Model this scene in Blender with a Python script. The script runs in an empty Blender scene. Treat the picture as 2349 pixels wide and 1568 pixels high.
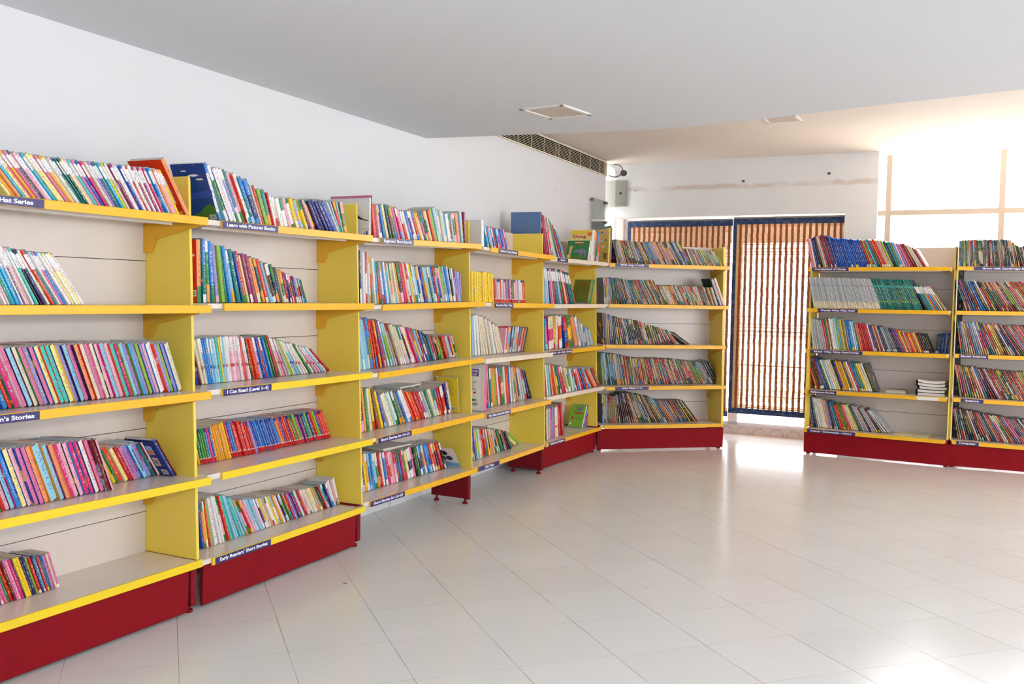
import bpy, bmesh, math, random
from mathutils import Matrix, Vector

scene = bpy.context.scene
COL = scene.collection

# ---------------------------------------------------------------- camera
cam_data = bpy.data.cameras.new('camera')
cam_data.sensor_width = 36.0
cam_data.lens = 2237.7 / 2349.0 * 36.0
cam_data.clip_start = 0.05
cam = bpy.data.objects.new('camera', cam_data)
COL.objects.link(cam)
PIT, ROL, EYE = 0.0486, 0.0187, 1.3331
fw = Vector((0, math.cos(PIT), -math.sin(PIT)))
up0 = Vector((0, math.sin(PIT), math.cos(PIT)))
r0 = Vector((1, 0, 0))
rt = r0 * math.cos(ROL) + up0 * math.sin(ROL)
up = up0 * math.cos(ROL) - r0 * math.sin(ROL)
M = Matrix((rt, up, -fw)).transposed().to_4x4()
M.translation = Vector((0, 0, EYE))
cam.matrix_world = M
scene.camera = cam

# ---------------------------------------------------------------- look
scene.view_settings.view_transform = 'Standard'
scene.view_settings.look = 'None'
scene.view_settings.gamma = 1.0
scene.view_settings.use_curve_mapping = False
scene.view_settings.exposure = 0.12
scene.cycles.max_bounces = 8
scene.cycles.glossy_bounces = 3
scene.cycles.transparent_max_bounces = 8
scene.cycles.caustics_reflective = False
scene.cycles.caustics_refractive = False

# ---------------------------------------------------------------- daylight
world = bpy.data.worlds.new('daylight')
scene.world = world
world.use_nodes = True
wbg = world.node_tree.nodes['Background']
wbg.inputs['Color'].default_value = (0.92, 0.955, 0.99, 1)
wbg.inputs['Strength'].default_value = 8.6

# the room's axes: the left wall runs along DL, the far wall along DD
DL = Vector((0.40670, 0.91357, 0)); NL = Vector((-0.91357, 0.40670, 0))
WL0 = NL * (3.088 * 1.015)
DD = Vector((0.88, -0.475, 0)).normalized(); ND = Vector((-DD.y, DD.x, 0))
PF = Vector((0.922, 10.005, 0))
CEIL, LOWCEIL = 2.666, 2.336


def area_light(name, loc, target, sx, sy, power, color, portal=False):
    d = bpy.data.lights.new(name, 'AREA')
    d.shape = 'RECTANGLE'
    d.size, d.size_y = sx, sy
    d.energy = power
    d.color = color
    if portal:
        d.cycles.is_portal = True
    o = bpy.data.objects.new(name, d)
    COL.objects.link(o)
    o.location = loc
    o.rotation_euler = (Vector(target) - Vector(loc)).to_track_quat('-Z', 'Y').to_euler()
    return o


# daylight comes in through the tall window at the right and the blinds; the back lamp is added fill
wp = PF + DD * 4.0 + ND * 0.25
area_light('window_daylight', (wp.x, wp.y, 1.38), (wp.x - ND.x, wp.y - ND.y, 1.38), 2.8, 2.5, 0, (1, 1, 1), True)
sw = PF + DD * 8.42 - ND * 3.9
area_light('side_window_daylight', (sw.x, sw.y, 1.6), (sw.x - DD.x, sw.y - DD.y, 1.6), 5.2, 1.7, 0, (1, 1, 1), True)
dp_ = PF + DD * 1.23 + ND * 0.4
area_light('door_daylight', (dp_.x, dp_.y, 1.1), (dp_.x - ND.x, dp_.y - ND.y, 1.1), 2.2, 2.1, 0, (1, 1, 1), True)
area_light('back_fill_lamp', (2.1, -2.98, 1.55), (0.2, 4.0, 1.3), 1.5, 1.1, 22, (0.6, 0.82, 1.0))  # cool fill lamp added behind the camera, set in a made-up window
sun = bpy.data.lights.new('sun', 'SUN'); sun.energy = 130.0; sun.color = (1.0, 0.9, 0.78); sun.angle = 0.01
sun_o = bpy.data.objects.new('sun', sun); COL.objects.link(sun_o)
sun_o.rotation_euler = (ND * 0.42 - Vector((0, 0, 0.9))).to_track_quat('-Z', 'Y').to_euler()
# the photographer's flash
area_light('camera_flash', (0.12, -0.05, 1.62), (-0.25, 6.0, 1.15), 0.25, 0.18, 34, (0.92, 0.97, 1.0))

# ---------------------------------------------------------------- materials
def lin(c):
    c = c / 255.0
    return c / 12.92 if c <= 0.04045 else ((c + 0.055) / 1.055) ** 2.4


def rgb(h):
    return tuple(lin(int(h[i:i + 2], 16)) for i in (0, 2, 4)) + (1.0,)


class NT:
    """small helper for node trees"""
    def __init__(self, name):
        self.m = bpy.data.materials.new(name)
        self.m.use_nodes = True
        self.t = self.m.node_tree
        self.b = self.t.nodes['Principled BSDF']
        self.out = self.t.nodes['Material Output']

    def n(self, typ, **kw):
        nd = self.t.nodes.new('ShaderNode' + typ)
        for k, v in kw.items():
            setattr(nd, k, v)
        return nd

    def put(self, sock, v):
        if hasattr(v, 'is_output') or hasattr(v, 'links'):
            self.t.links.new(v, sock)
        else:
            sock.default_value = v

    def math(self, op, a, b=0.0, c=None, clamp=False):
        nd = self.n('Math', operation=op, use_clamp=clamp)
        self.put(nd.inputs[0], a); self.put(nd.inputs[1], b)
        if c is not None:
            self.put(nd.inputs[2], c)
        return nd.outputs[0]

    def mix(self, f, a, b):
        nd = self.n('Mix', data_type='RGBA')
        self.put(nd.inputs[0], f); self.put(nd.inputs[6], a); self.put(nd.inputs[7], b)
        return nd.outputs[2]

    def noise(self, vec, scale, detail=2.0, rough=0.5):
        nd = self.n('TexNoise')
        if vec is not None:
            self.put(nd.inputs['Vector'], vec)
        nd.inputs['Scale'].default_value = scale
        nd.inputs['Detail'].default_value = detail
        nd.inputs['Roughness'].default_value = rough
        return nd.outputs['Fac']

    def ramp(self, f, lo, hi):
        nd = self.n('MapRange')
        self.put(nd.inputs[0], f); nd.inputs[1].default_value = lo; nd.inputs[2].default_value = hi
        return nd.outputs[0]

    def obj(self):
        return self.n('TexCoord').outputs['Object']

    def xyz(self, v):
        nd = self.n('SeparateXYZ'); self.put(nd.inputs[0], v)
        return nd.outputs

    def comb(self, x, y, z):
        nd = self.n('CombineXYZ')
        for i, v in enumerate((x, y, z)):
            self.put(nd.inputs[i], v)
        return nd.outputs[0]

    def bump(self, h, strength, dist=0.002):
        nd = self.n('Bump'); self.put(nd.inputs['Height'], h)
        nd.inputs['Strength'].default_value = strength; nd.inputs['Distance'].default_value = dist
        self.t.links.new(nd.outputs[0], self.b.inputs['Normal'])

    def set(self, color=None, rough=0.5, spec=0.5, metal=0.0):
        if color is not None:
            self.put(self.b.inputs['Base Color'], color)
        self.put(self.b.inputs['Roughness'], rough)
        self.b.inputs['Specular IOR Level'].default_value = spec
        self.b.inputs['Metallic'].default_value = metal
        return self.m


def painted(name, hexa, rough=0.45, spec=0.5, wear=0.06, wear_hex=None, scale=9.0):
    """paint with faint blotches and scuffs"""
    t = NT(name)
    o = t.obj()
    nz = t.noise(o, scale, 4.0, 0.6)
    c = rgb(hexa)
    dark = rgb(wear_hex) if wear_hex else tuple(x * 0.72 for x in c[:3]) + (1,)
    f = t.math('MULTIPLY', t.ramp(nz, 0.5, 0.75), wear * 4, clamp=True)
    col = t.mix(f, c, dark)
    r = t.math('ADD', t.math('MULTIPLY', nz, 0.12), rough - 0.06)
    return t.set(col, r, spec)


MATS = {}
MATS['wall'] = painted('white_wall_paint', 'E6E6E7', 0.75, 0.25, 0.015, scale=1.2)
MATS['ceiling'] = painted('ceiling_paint', 'E2E3E6', 0.85, 0.2, 0.01, scale=1.5)
MATS['ceiling2'] = painted('upper_ceiling_paint', 'EADFD5', 0.85, 0.2, 0.02, scale=1.5)
MATS['panel'] = painted('lemon_panel_paint', 'F6D755', 0.4, 0.5, 0.03)
MATS['edge'] = painted('orange_yellow_edge', 'F2B81C', 0.33, 0.5, 0.05, 'A8791A', 14)
MATS['edge2'] = painted('lemon_edge', 'F2D01E', 0.33, 0.5, 0.04, 'B8962A', 14)
MATS['edgew'] = painted('cream_edge', 'E9DAC6', 0.3, 0.5, 0.05, 'B59C82', 14)
MATS['bracket'] = painted('bracket_yellow', 'E9AE22', 0.42)
MATS['board'] = painted('white_steel_board', 'E6DAD0', 0.24, 0.5, 0.05, 'B8A392', 7)
MATS['back'] = painted('white_back_board', 'DFD3CA', 0.3, 0.45, 0.035, 'B7A697', 5)
MATS['red'] = painted('maroon_enamel', '86101B', 0.55, 0.1, 0.05, '5E1018', 12)
MATS['redw'] = painted('chipped_maroon_enamel', '7A0F1A', 0.55, 0.12, 0.035, 'B98A86', 110)
MATS['grey'] = painted('grey_paint', '9E9E95', 0.45)
MATS['black'] = painted('black_plastic', '1B1B1D', 0.4)
MATS['duct_shade'] = painted('duct_shade_black', '060606', 0.9, 0.05, 0.0)
MATS['dark'] = painted('dark_steel', '3A3735', 0.5)
MATS['white'] = painted('white_paint', 'F0EEEA', 0.4)
MATS['cream'] = painted('cream_grille_paint', 'E8D8BE', 0.45)
MATS['lampglass'] = painted('unlit_lamp_diffuser', 'D5C6BA', 0.6, 0.3, 0.01)
MATS['navy'] = painted('navy_label', '2B2468', 0.3, 0.5, 0.02)
MATS['letter'] = painted('white_lettering', 'F4F2F4', 0.45, 0.3, 0.0)
MATS['blue_tape'] = painted('blue_cloth_border', '2E3F63', 0.7, 0.2, 0.12, '8C93A6', 25)
MATS['frame_white'] = painted('white_window_frame', 'DCCAB6', 0.45, 0.4, 0.05)
MATS['alu'] = painted('white_aluminium', 'E4E4E8', 0.35)
MATS['steel'] = painted('clip_steel', '8C8378', 0.4, 0.5)
MATS['pale'] = painted('pale_outside_ground', 'CFCAC2', 0.9, 0.1)
MATS['paper'] = painted('paper', 'E7E3DA', 0.8, 0.2, 0.02)


def mat_floor():
    t = NT('polished_tiles')
    o = t.xyz(t.obj())
    th, S, ox, oy = 0.34317231, 0.38263242, -0.70219803, 4.39052024
    x = t.math('SUBTRACT', o[0], ox); y = t.math('SUBTRACT', o[1], oy)
    c, s = math.cos(th), math.sin(th)
    u = t.math('DIVIDE', t.math('ADD', t.math('MULTIPLY', x, c), t.math('MULTIPLY', y, s)), S)
    v = t.math('DIVIDE', t.math('SUBTRACT', t.math('MULTIPLY', y, c), t.math('MULTIPLY', x, s)), S)
    def line(w, width):
        f = t.math('FRACT', t.math('ADD', w, 0.5))
        d = t.math('ABSOLUTE', t.math('SUBTRACT', f, 0.5))
        return t.math('SUBTRACT', 1.0, t.ramp(d, width * 0.55, width))
    lu = line(u, 0.0042); lv = t.math('MULTIPLY', line(v, 0.0032), 0.6)
    tile = t.n('TexWhiteNoise', noise_dimensions='2D')
    t.put(tile.inputs['Vector'], t.comb(t.math('FLOOR', u), t.math('FLOOR', v), 0.0))
    ob = t.obj()
    cloud = t.noise(ob, 1.3, 4.0, 0.6)
    base = t.mix(cloud, rgb('E6E5E3'), rgb('ECEBEA'))
    base = t.mix(t.math('MULTIPLY', tile.outputs['Value'], 0.35), base, rgb('E0DBD5'))
    brk = t.ramp(t.noise(ob, 3.0, 2.0), 0.35, 0.6)
    g = t.math('MULTIPLY', t.math('MAXIMUM', lu, lv), t.math('ADD', t.math('MULTIPLY', brk, 0.55), 0.3))
    base = t.mix(g, base, rgb('6E5F55'))
    # specks and scuffs of dirt
    vo = t.n('TexVoronoi'); t.put(vo.inputs['Vector'], ob); vo.inputs['Scale'].default_value = 2.1
    sp = t.math('LESS_THAN', vo.outputs['Distance'], t.math('MULTIPLY', t.ramp(t.noise(ob, 2.3), 0.45, 0.75), 0.035))
    base = t.mix(t.math('MULTIPLY', sp, 0.8), base, rgb('4A4038'))
    scr = t.math('GREATER_THAN', t.noise(t.comb(t.math('MULTIPLY', u, 1.2), t.math('MULTIPLY', v, 14.0), 0.0), 2.5, 5.0, 0.7), 0.71)
    base = t.mix(t.math('MULTIPLY', scr, 0.18), base, rgb('8D8075'))
    rough = t.math('ADD', t.math('MULTIPLY', t.noise(ob, 5.0, 5.0, 0.65), 0.14), 0.12)
    t.bump(t.math('ADD', t.math('MULTIPLY', g, -1.0), t.math('MULTIPLY', t.noise(ob, 4.0), 0.25)), 0.12, 0.004)
    return t.set(base, rough, 0.36)


def mat_far_wall():
    # a filled strip of plaster runs along the wall where something was taken down
    t = NT('patched_wall_paint')
    ob = t.obj(); o = t.xyz(ob)
    nz = t.noise(ob, 2.5, 4.0, 0.6)
    base = t.mix(t.ramp(nz, 0.4, 0.8), rgb('F0EFEE'), rgb('EBE9E8'))
    d = t.math('ABSOLUTE', t.math('SUBTRACT', o[2], t.math('ADD', 2.405, t.math('MULTIPLY', t.math('SUBTRACT', t.noise(ob, 6.0), 0.5), 0.05))))
    band = t.math('SUBTRACT', 1.0, t.ramp(d, 0.012, 0.03))
    band = t.math('MULTIPLY', band, t.ramp(t.noise(ob, 3.0, 3.0), 0.3, 0.55))
    base = t.mix(t.math('MULTIPLY', band, 0.6), base, rgb('CDB9A9'))
    return t.set(base, 0.75, 0.25)


def mat_left_wall():
    t = NT('scuffed_wall_paint')
    ob = t.obj(); o = t.xyz(ob)
    base = t.mix(t.ramp(t.noise(ob, 1.1, 3.0), 0.4, 0.8), rgb('E7E7E9'), rgb('E3E2E2'))
    sc = t.noise(t.comb(t.math('MULTIPLY', o[0], 5.0), 0.0, t.math('MULTIPLY', o[2], 26.0)), 1.0, 5.0, 0.7)
    inside = t.math('MULTIPLY', t.math('LESS_THAN', t.math('ABSOLUTE', t.math('SUBTRACT', o[0], 7.45)), 0.55), t.math('LESS_THAN', t.math('ABSOLUTE', t.math('SUBTRACT', o[2], 2.28)), 0.05))
    base = t.mix(t.math('MULTIPLY', t.math('MULTIPLY', t.ramp(sc, 0.58, 0.66), inside), 0.35), base, rgb('B99A86'))
    return t.set(base, 0.75, 0.25)


def mat_sill():
    t = NT('patterned_sill_tiles')
    o = t.xyz(t.obj())
    fx = t.math('SUBTRACT', t.math('FRACT', t.math('DIVIDE', o[0], 0.166)), 0.5)
    z = t.math('DIVIDE', o[2], 0.11)
    r = t.math('SQRT', t.math('ADD', t.math('POWER', t.math('MULTIPLY', fx, 1.5), 2.0), t.math('POWER', z, 2.0)))
    arc = t.math('SUBTRACT', 1.0, t.ramp(t.math('ABSOLUTE', t.math('SUBTRACT', r, 0.62)), 0.03, 0.12))
    arc = t.math('MULTIPLY', arc, t.ramp(t.noise(t.obj(), 30.0), 0.3, 0.6))
    return t.set(t.mix(t.math('MULTIPLY', arc, 0.55), rgb('D9D0CC'), rgb('A88682')), 0.35, 0.5)


def mat_bamboo():
    t = NT('woven_bamboo')
    ob = t.obj(); o = t.xyz(ob)
    wob = t.math('MULTIPLY', t.math('SUBTRACT', t.noise(t.comb(o[0], 0.0, t.math('MULTIPLY', o[2], 3.0)), 6.0, 2.0), 0.5), 0.012)
    fx = t.math('FRACT', t.math('DIVIDE', t.math('ADD', o[0], wob), 0.0545))
    band = t.math('LESS_THAN', fx, 0.44)
    row = t.math('FLOOR', t.math('DIVIDE', o[2], 0.0034))
    wn = t.n('TexWhiteNoise', noise_dimensions='2D'); t.put(wn.inputs['Vector'], t.comb(row, 0.0, 0.0))
    rnd = wn.outputs['Value']
    fz = t.math('FRACT', t.math('DIVIDE', o[2], 0.0034))
    gap = t.math('LESS_THAN', fz, t.math('ADD', t.math('MULTIPLY', rnd, 0.26), 0.05))
    streak = t.noise(t.comb(t.math('MULTIPLY', o[0], 6.0), 0.0, t.math('MULTIPLY', o[2], 240.0)), 1.0, 3.0)
    slat = t.mix(streak, rgb('B98A5E'), rgb('E2C7A0'))
    warp = t.mix(streak, rgb('8E4A26'), rgb('B4683A'))
    col = t.mix(band, slat, warp)
    dif = t.n('BsdfDiffuse'); t.put(dif.inputs['Color'], col)
    tra = t.n('BsdfTranslucent'); t.put(tra.inputs['Color'], col)
    trn = t.n('BsdfTransparent')
    m1 = t.n('MixShader'); t.put(m1.inputs[0], t.math('SUBTRACT', 0.2, t.math('MULTIPLY', band, 0.14)))
    t.t.links.new(dif.outputs[0], m1.inputs[1]); t.t.links.new(tra.outputs[0], m1.inputs[2])
    m2 = t.n('MixShader')
    t.put(m2.inputs[0], t.math('MULTIPLY', gap, t.math('SUBTRACT', 1.0, t.math('MULTIPLY', band, 0.85))))
    t.t.links.new(m1.outputs[0], m2.inputs[1]); t.t.links.new(trn.outputs[0], m2.inputs[2])
    t.t.links.new(m2.outputs[0], t.out.inputs['Surface'])
    return t.m


def mat_pane(name, tint=(1, 1, 1, 1), refl=0.06):
    t = NT(name)
    tr = t.n('BsdfTransparent'); tr.inputs['Color'].default_value = tint
    gl = t.n('BsdfGlossy'); gl.inputs['Roughness'].default_value = 0.03
    lw = t.n('LayerWeight'); lw.inputs['Blend'].default_value = 0.25
    mx = t.n('MixShader'); t.put(mx.inputs[0], t.math('ADD', t.math('MULTIPLY', lw.outputs['Fresnel'], 0.5), refl, clamp=True))
    t.t.links.new(tr.outputs[0], mx.inputs[1]); t.t.links.new(gl.outputs[0], mx.inputs[2])
    t.t.links.new(mx.outputs[0], t.out.inputs['Surface'])
    return t.m


def mat_cover():
    """book cloth and card: the colours sit on the mesh, lettering and pictures are printed by noise"""
    t = NT('printed_book_cover')
    a = t.n('Attribute', attribute_name='Col'); b = t.n('Attribute', attribute_name='Alt'); p = t.n('Attribute', attribute_name='Prm')
    sp = t.n('SeparateColor'); t.put(sp.inputs[0], p.outputs['Color'])
    u, v, r = sp.outputs[0], sp.outputs[1], sp.outputs[2]
    kind = p.outputs['Alpha']
    spine = t.math('GREATER_THAN', kind, 0.75)
    cover = t.math('MULTIPLY', t.math('GREATER_THAN', kind, 0.25), t.math('LESS_THAN', kind, 0.75))
    ink = t.noise(t.comb(t.math('ADD', t.math('MULTIPLY', u, 2.4), t.math('MULTIPLY', r, 91.0)), t.math('MULTIPLY', v, 46.0), t.math('MULTIPLY', r, 37.0)), 1.0, 1.0)
    lo = t.math('ADD', t.math('MULTIPLY', r, 0.12), 0.1); hi = t.math('SUBTRACT', 0.95, t.math('MULTIPLY', r, 0.15))
    rng = t.math('MULTIPLY', t.math('GREATER_THAN', v, lo), t.math('LESS_THAN', v, hi))
    mid = t.math('LESS_THAN', t.math('ABSOLUTE', t.math('SUBTRACT', u, 0.5)), 0.24)
    letters = t.math('MULTIPLY', t.math('MULTIPLY', t.math('MULTIPLY', t.ramp(ink, 0.53, 0.6), 0.85), rng), t.math('MULTIPLY', mid, spine))
    pict = t.noise(t.comb(t.math('ADD', t.math('MULTIPLY', u, 3.0), t.math('MULTIPLY', r, 63.0)), t.math('MULTIPLY', v, 4.0), t.math('MULTIPLY', r, 29.0)), 1.0, 3.0, 0.6)
    art = t.math('MULTIPLY', t.math('MULTIPLY', t.ramp(pict, 0.56, 0.62), cover), t.math('LESS_THAN', v, 0.78))
    f = t.math('MULTIPLY', t.math('ADD', letters, art, clamp=True), 0.8)
    col = t.mix(f, a.outputs['Color'], b.outputs['Color'])
    wear = t.ramp(t.noise(t.comb(t.math('MULTIPLY', u, 4.0), t.math('MULTIPLY', v, 9.0), t.math('MULTIPLY', r, 77.0)), 2.0, 3.0), 0.62, 0.8)
    col = t.mix(t.math('MULTIPLY', wear, 0.18), col, rgb('EDE8E2'))
    return t.set(col, t.math('ADD', 0.26, t.math('MULTIPLY', r, 0.16)), 0.5)


def mat_pages():
    t = NT('page_edges')
    o = t.xyz(t.obj())
    nz = t.noise(t.comb(t.math('MULTIPLY', o[0], 900.0), t.math('MULTIPLY', o[1], 6.0), t.math('MULTIPLY', o[2], 6.0)), 1.0, 2.0)
    return t.set(t.mix(nz, rgb('BDB2A2'), rgb('E6DFD2')), 0.85, 0.15)


MATS['floor'] = mat_floor(); MATS['far_wall'] = mat_far_wall(); MATS['left_wall'] = mat_left_wall()
MATS['sill'] = mat_sill(); MATS['bamboo'] = mat_bamboo()
MATS['pane'] = mat_pane('window_glass', (1, 1, 1, 1), 0.02)
MATS['clear'] = mat_pane('tinted_clear_sheet', (0.86, 0.88, 0.86, 1), 0.05)
MATS['cover'] = mat_cover(); MATS['pages'] = mat_pages()


# ---------------------------------------------------------------- mesh helpers
class MB:
    def __init__(self):
        self.v, self.f = [], []

    def box(self, x0, x1, y0, y1, z0, z1, dz=0.0):
        """dz: how much higher the x1 end sits"""
        n = len(self.v)
        for x, d in ((x0, 0.0), (x1, dz)):
            self.v += [(x, y0, z0 + d), (x, y1, z0 + d), (x, y1, z1 + d), (x, y0, z1 + d)]
        self.f += [(n, n + 1, n + 2, n + 3)[::-1], (n + 4, n + 5, n + 6, n + 7)]
        for i in range(4):
            j = (i + 1) % 4
            self.f.append((n + i, n + j, n + 4 + j, n + 4 + i))
        return self

    def prism_x(self, pts, x0, x1):
        """polygon in (y, z) pushed along x"""
        n = len(self.v); k = len(pts)
        self.v += [(x0, y, z) for y, z in pts] + [(x1, y, z) for y, z in pts]
        self.f += [tuple(range(n + k - 1, n - 1, -1)), tuple(range(n + k, n + 2 * k))]
        for i in range(k):
            j = (i + 1) % k
            self.f.append((n + i, n + j, n + k + j, n + k + i))
        return self

    def prism_z(self, pts, z0, z1):
        n = len(self.v); k = len(pts)
        self.v += [(x, y, z0) for x, y in pts] + [(x, y, z1) for x, y in pts]
        self.f += [tuple(range(n + k - 1, n - 1, -1)), tuple(range(n + k, n + 2 * k))]
        for i in range(k):
            j = (i + 1) % k
            self.f.append((n + i, n + j, n + k + j, n + k + i))
        return self

    def prism_y(self, pts, y0, y1):
        n = len(self.v); k = len(pts)
        self.v += [(x, y0, z) for x, z in pts] + [(x, y1, z) for x, z in pts]
        self.f += [tuple(range(n, n + k)), tuple(range(n + 2 * k - 1, n + k - 1, -1))]
        for i in range(k):
            j = (i + 1) % k
            self.f.append((n + j, n + i, n + k + i, n + k + j))
        return self

    def cyl(self, p, q, r, seg=12, r2=None):
        p, q = Vector(p), Vector(q); d = (q - p).normalized()
        a = d.orthogonal().normalized(); b = d.cross(a)
        n = len(self.v); r2 = r if r2 is None else r2
        for c, rr in ((p, r), (q, r2)):
            for i in range(seg):
                w = 2 * math.pi * i / seg
                self.v.append(tuple(c + (a * math.cos(w) + b * math.sin(w)) * rr))
        self.f += [tuple(range(n + seg - 1, n - 1, -1)), tuple(range(n + seg, n + 2 * seg))]
        for i in range(seg):
            j = (i + 1) % seg
            self.f.append((n + i, n + j, n + seg + j, n + seg + i))
        return self

    def tube(self, pts, r, seg=8):
        for i in range(len(pts) - 1):
            self.cyl(pts[i], pts[i + 1], r, seg)
        return self

    def build(self, name, mat, parent=None, M=None, bevel=0.0, smooth=False):
        me = bpy.data.meshes.new(name)
        me.from_pydata(self.v, [], self.f)
        bm = bmesh.new(); bm.from_mesh(me)
        bmesh.ops.recalc_face_normals(bm, faces=bm.faces)
        bm.to_mesh(me); bm.free()
        me.materials.append(MATS[mat] if isinstance(mat, str) else mat)
        if smooth:
            for p in me.polygons:
                p.use_smooth = True
        o = bpy.data.objects.new(name, me)
        COL.objects.link(o)
        if parent is not None:
            o.parent = parent
        if M is not None:
            o.matrix_local = M
        if bevel:
            md = o.modifiers.new('soft_edge', 'BEVEL'); md.width = bevel; md.segments = 2; md.limit_method = 'ANGLE'
        return o


def tag(o, label, cat, group=None):
    o['label'] = label; o['category'] = cat
    if group:
        o['group'] = group
    return o


def struct(o):
    o['kind'] = 'structure'
    return o


def empty(name, M):
    o = bpy.data.objects.new(name, None)
    o.empty_display_size = 0.1
    COL.objects.link(o)
    o.matrix_world = M
    return o


def text_mesh(txt, bold=0.022):
    """flat lettering one unit high per line, lying in x-z and facing -y"""
    cu = bpy.data.curves.new('lettering', 'FONT')
    cu.body = txt; cu.size = 1.0; cu.offset = bold; cu.resolution_u = 3; cu.extrude = 0.004
    o = bpy.data.objects.new('lettering', cu)
    COL.objects.link(o)
    dg = bpy.context.evaluated_depsgraph_get()
    me = bpy.data.meshes.new_from_object(o.evaluated_get(dg))
    bpy.data.objects.remove(o); bpy.data.curves.remove(cu)
    return me


def lettering(txt, x0, x1, z0, z1, y, mat, parent, name='lettering', bold=0.022, skew=0.0, M=None):
    me = text_mesh(txt, bold)
    xs = [v.co.x for v in me.vertices]; ys = [v.co.y for v in me.vertices]
    if not xs:
        return None
    ax, bx, ay, by = min(xs), max(xs), min(ys), max(ys)
    for v in me.vertices:
        fx = (v.co.x - ax) / (bx - ax); fz = (v.co.y - ay) / (by - ay)
        zz = v.co.z
        v.co = (x0 + fx * (x1 - x0) + skew * fz * (z1 - z0), y - (0.0004 if zz > 0 else 0.0), z0 + fz * (z1 - z0))
    me.materials.clear()
    me.materials.append(MATS[mat] if isinstance(mat, str) else mat)
    o = bpy.data.objects.new(name, me)
    COL.objects.link(o)
    o.parent = parent
    if M is not None:
        o.matrix_local = M
    return o


def axes(o, x, y):
    z = x.cross(y)
    M = Matrix((x, y, z)).transposed().to_4x4()
    M.translation = o
    return M


# ---------------------------------------------------------------- the room
MW = axes(WL0, DL, NL)            # left wall: x along it, y into it
MF = axes(PF, DD, ND)             # far wall: x along it to the right, y into it

R0 = PF + DD * 8.3
plan = [WL0 - DL * 5.2 + NL * 0.2, WL0 + DL * 9.3 + NL * 0.2, PF - DD * 0.7 + ND * 0.27, R0 + DD * 0.1 + ND * 0.27, R0 + DD * 0.1 - ND * 10.6, Vector((-4.7, -3.3, 0))]
plan = [(p.x, p.y) for p in plan][::-1]
struct(MB().prism_z(plan, -0.06, 0.0).build('floor', 'floor'))
struct(MB().box(-5.2, 9.25, 0, 0.25, 0, CEIL).build('wall_left', 'left_wall', M=MW))
struct(MB().box(5.2, 9.24, -0.012, 0, 0, 0.10).build('baseboard_left', 'wall', M=MW))
w = MB()
w.box(-0.6, 0.11, 0, 0.28, 0, CEIL)
w.box(0.11, 2.354, 0, 0.28, 2.13, CEIL)
w.box(2.354, 2.63, 0, 0.28, 0, CEIL)
w.box(5.4, 8.6, 0, 0.28, 0, CEIL)
w.box(4.2, 5.4, 0.03, 0.28, 0, 1.5)
struct(w.build('wall_far', 'far_wall', M=MF))
struct(MB().box(-0.9, -0.5, -0.9, 0.28, 0, CEIL).build('wall_recess', 'wall', M=MF))
MR = axes(R0, -ND, DD)
wr = MB()
wr.box(0, 1.3, 0, 0.2, 0, CEIL); wr.box(6.5, 10.6, 0, 0.2, 0, CEIL)
wr.box(1.3, 6.5, 0, 0.2, 0, 0.75); wr.box(1.3, 6.5, 0, 0.2, 2.45, CEIL)
struct(wr.build('wall_right', 'wall', M=MR))
rf = MB()
for i in range(7):
    rf.box(1.3 + i * 0.858, 1.35 + i * 0.858, 0.05, 0.1, 0.75, 2.45)
rf.box(1.3, 6.5, 0.05, 0.1, 0.75, 0.8); rf.box(1.3, 6.5, 0.05, 0.1, 2.4, 2.45)
struct(rf.build('window_4', 'alu', M=MR))
wb = MB()
wb.box(-6.5, 1.3, 0, 0.2, 0, CEIL); wb.box(2.9, 9.5, 0, 0.2, 0, CEIL)
wb.box(1.3, 2.9, 0, 0.2, 0, 0.95); wb.box(1.3, 2.9, 0, 0.2, 2.15, CEIL)
struct(wb.build('wall_back', 'wall', M=Matrix.Translation((0, -3.2, 0))))
struct(MB().prism_z(plan, CEIL, CEIL + 0.1).build('ceiling', 'ceiling2'))
a = WL0 - DL * 5.2
b = WL0 + DL * 5.6
low = [(a.x, a.y), (-4.6, -3.2), (2.9, -3.2), (4.1, -1.0), (4.5, 0.4), (4.2, 1.7), (3.65, 2.8), (3.0, 3.85)]
low += [(2.365, 4.62), (2.153, 4.81), (1.853, 5.05), (1.60, 5.29), (1.376, 5.50), (1.11, 5.72), (0.827, 5.895), (0.50, 6.03), (0.154, 6.145), (-0.21, 6.27), (-0.576, 6.395)]
e = WL0 + DL * 5.62
low.append((e.x, e.y))
struct(MB().prism_z(low, LOWCEIL, CEIL - 0.002).build('ceiling_lower', 'ceiling'))

# tall window to the right of the pier
wf = MB()
for i in range(4):
    x = 2.692 + i * 0.9085
    wf.box(x, x + 0.046, 0.05, 0.10, 0.12, CEIL - 0.03)
wf.box(2.63, 5.4, 0.052, 0.098, 2.10, 2.145)
wf.box(2.63, 5.4, 0.04, 0.11, 0.10, 0.15)
win = struct(wf.build('window_1', 'frame_white', M=MF))
wg = MB().box(2.63, 5.4, 0.072, 0.076, 0.12, CEIL).build('pane', 'pane', win)
struct(MB().box(2.63, 5.4, 0.02, 0.2, 0, 0.10).build('trim_1', 'sill', M=MF))
# glazed door behind the blinds
df = MB()
for x0, x1 in ((1.262, 1.306), (1.309, 1.354), (0.11, 0.15), (2.31, 2.354)):
    df.box(x0, x1, 0.255, 0.30, 0.094, 2.13)
df.box(0.11, 2.354, 0.255, 0.30, 0.09, 0.118)
dw = struct(df.build('window_2', 'alu', M=MF))
MB().box(0.11, 2.354, 0.275, 0.279, 0.094, 2.13).build('pane', 'pane', dw)
struct(MB().box(0.11, 2.354, 0.26, 0.36, 0, 0.09).build('trim_2', 'sill', M=MF))
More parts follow.
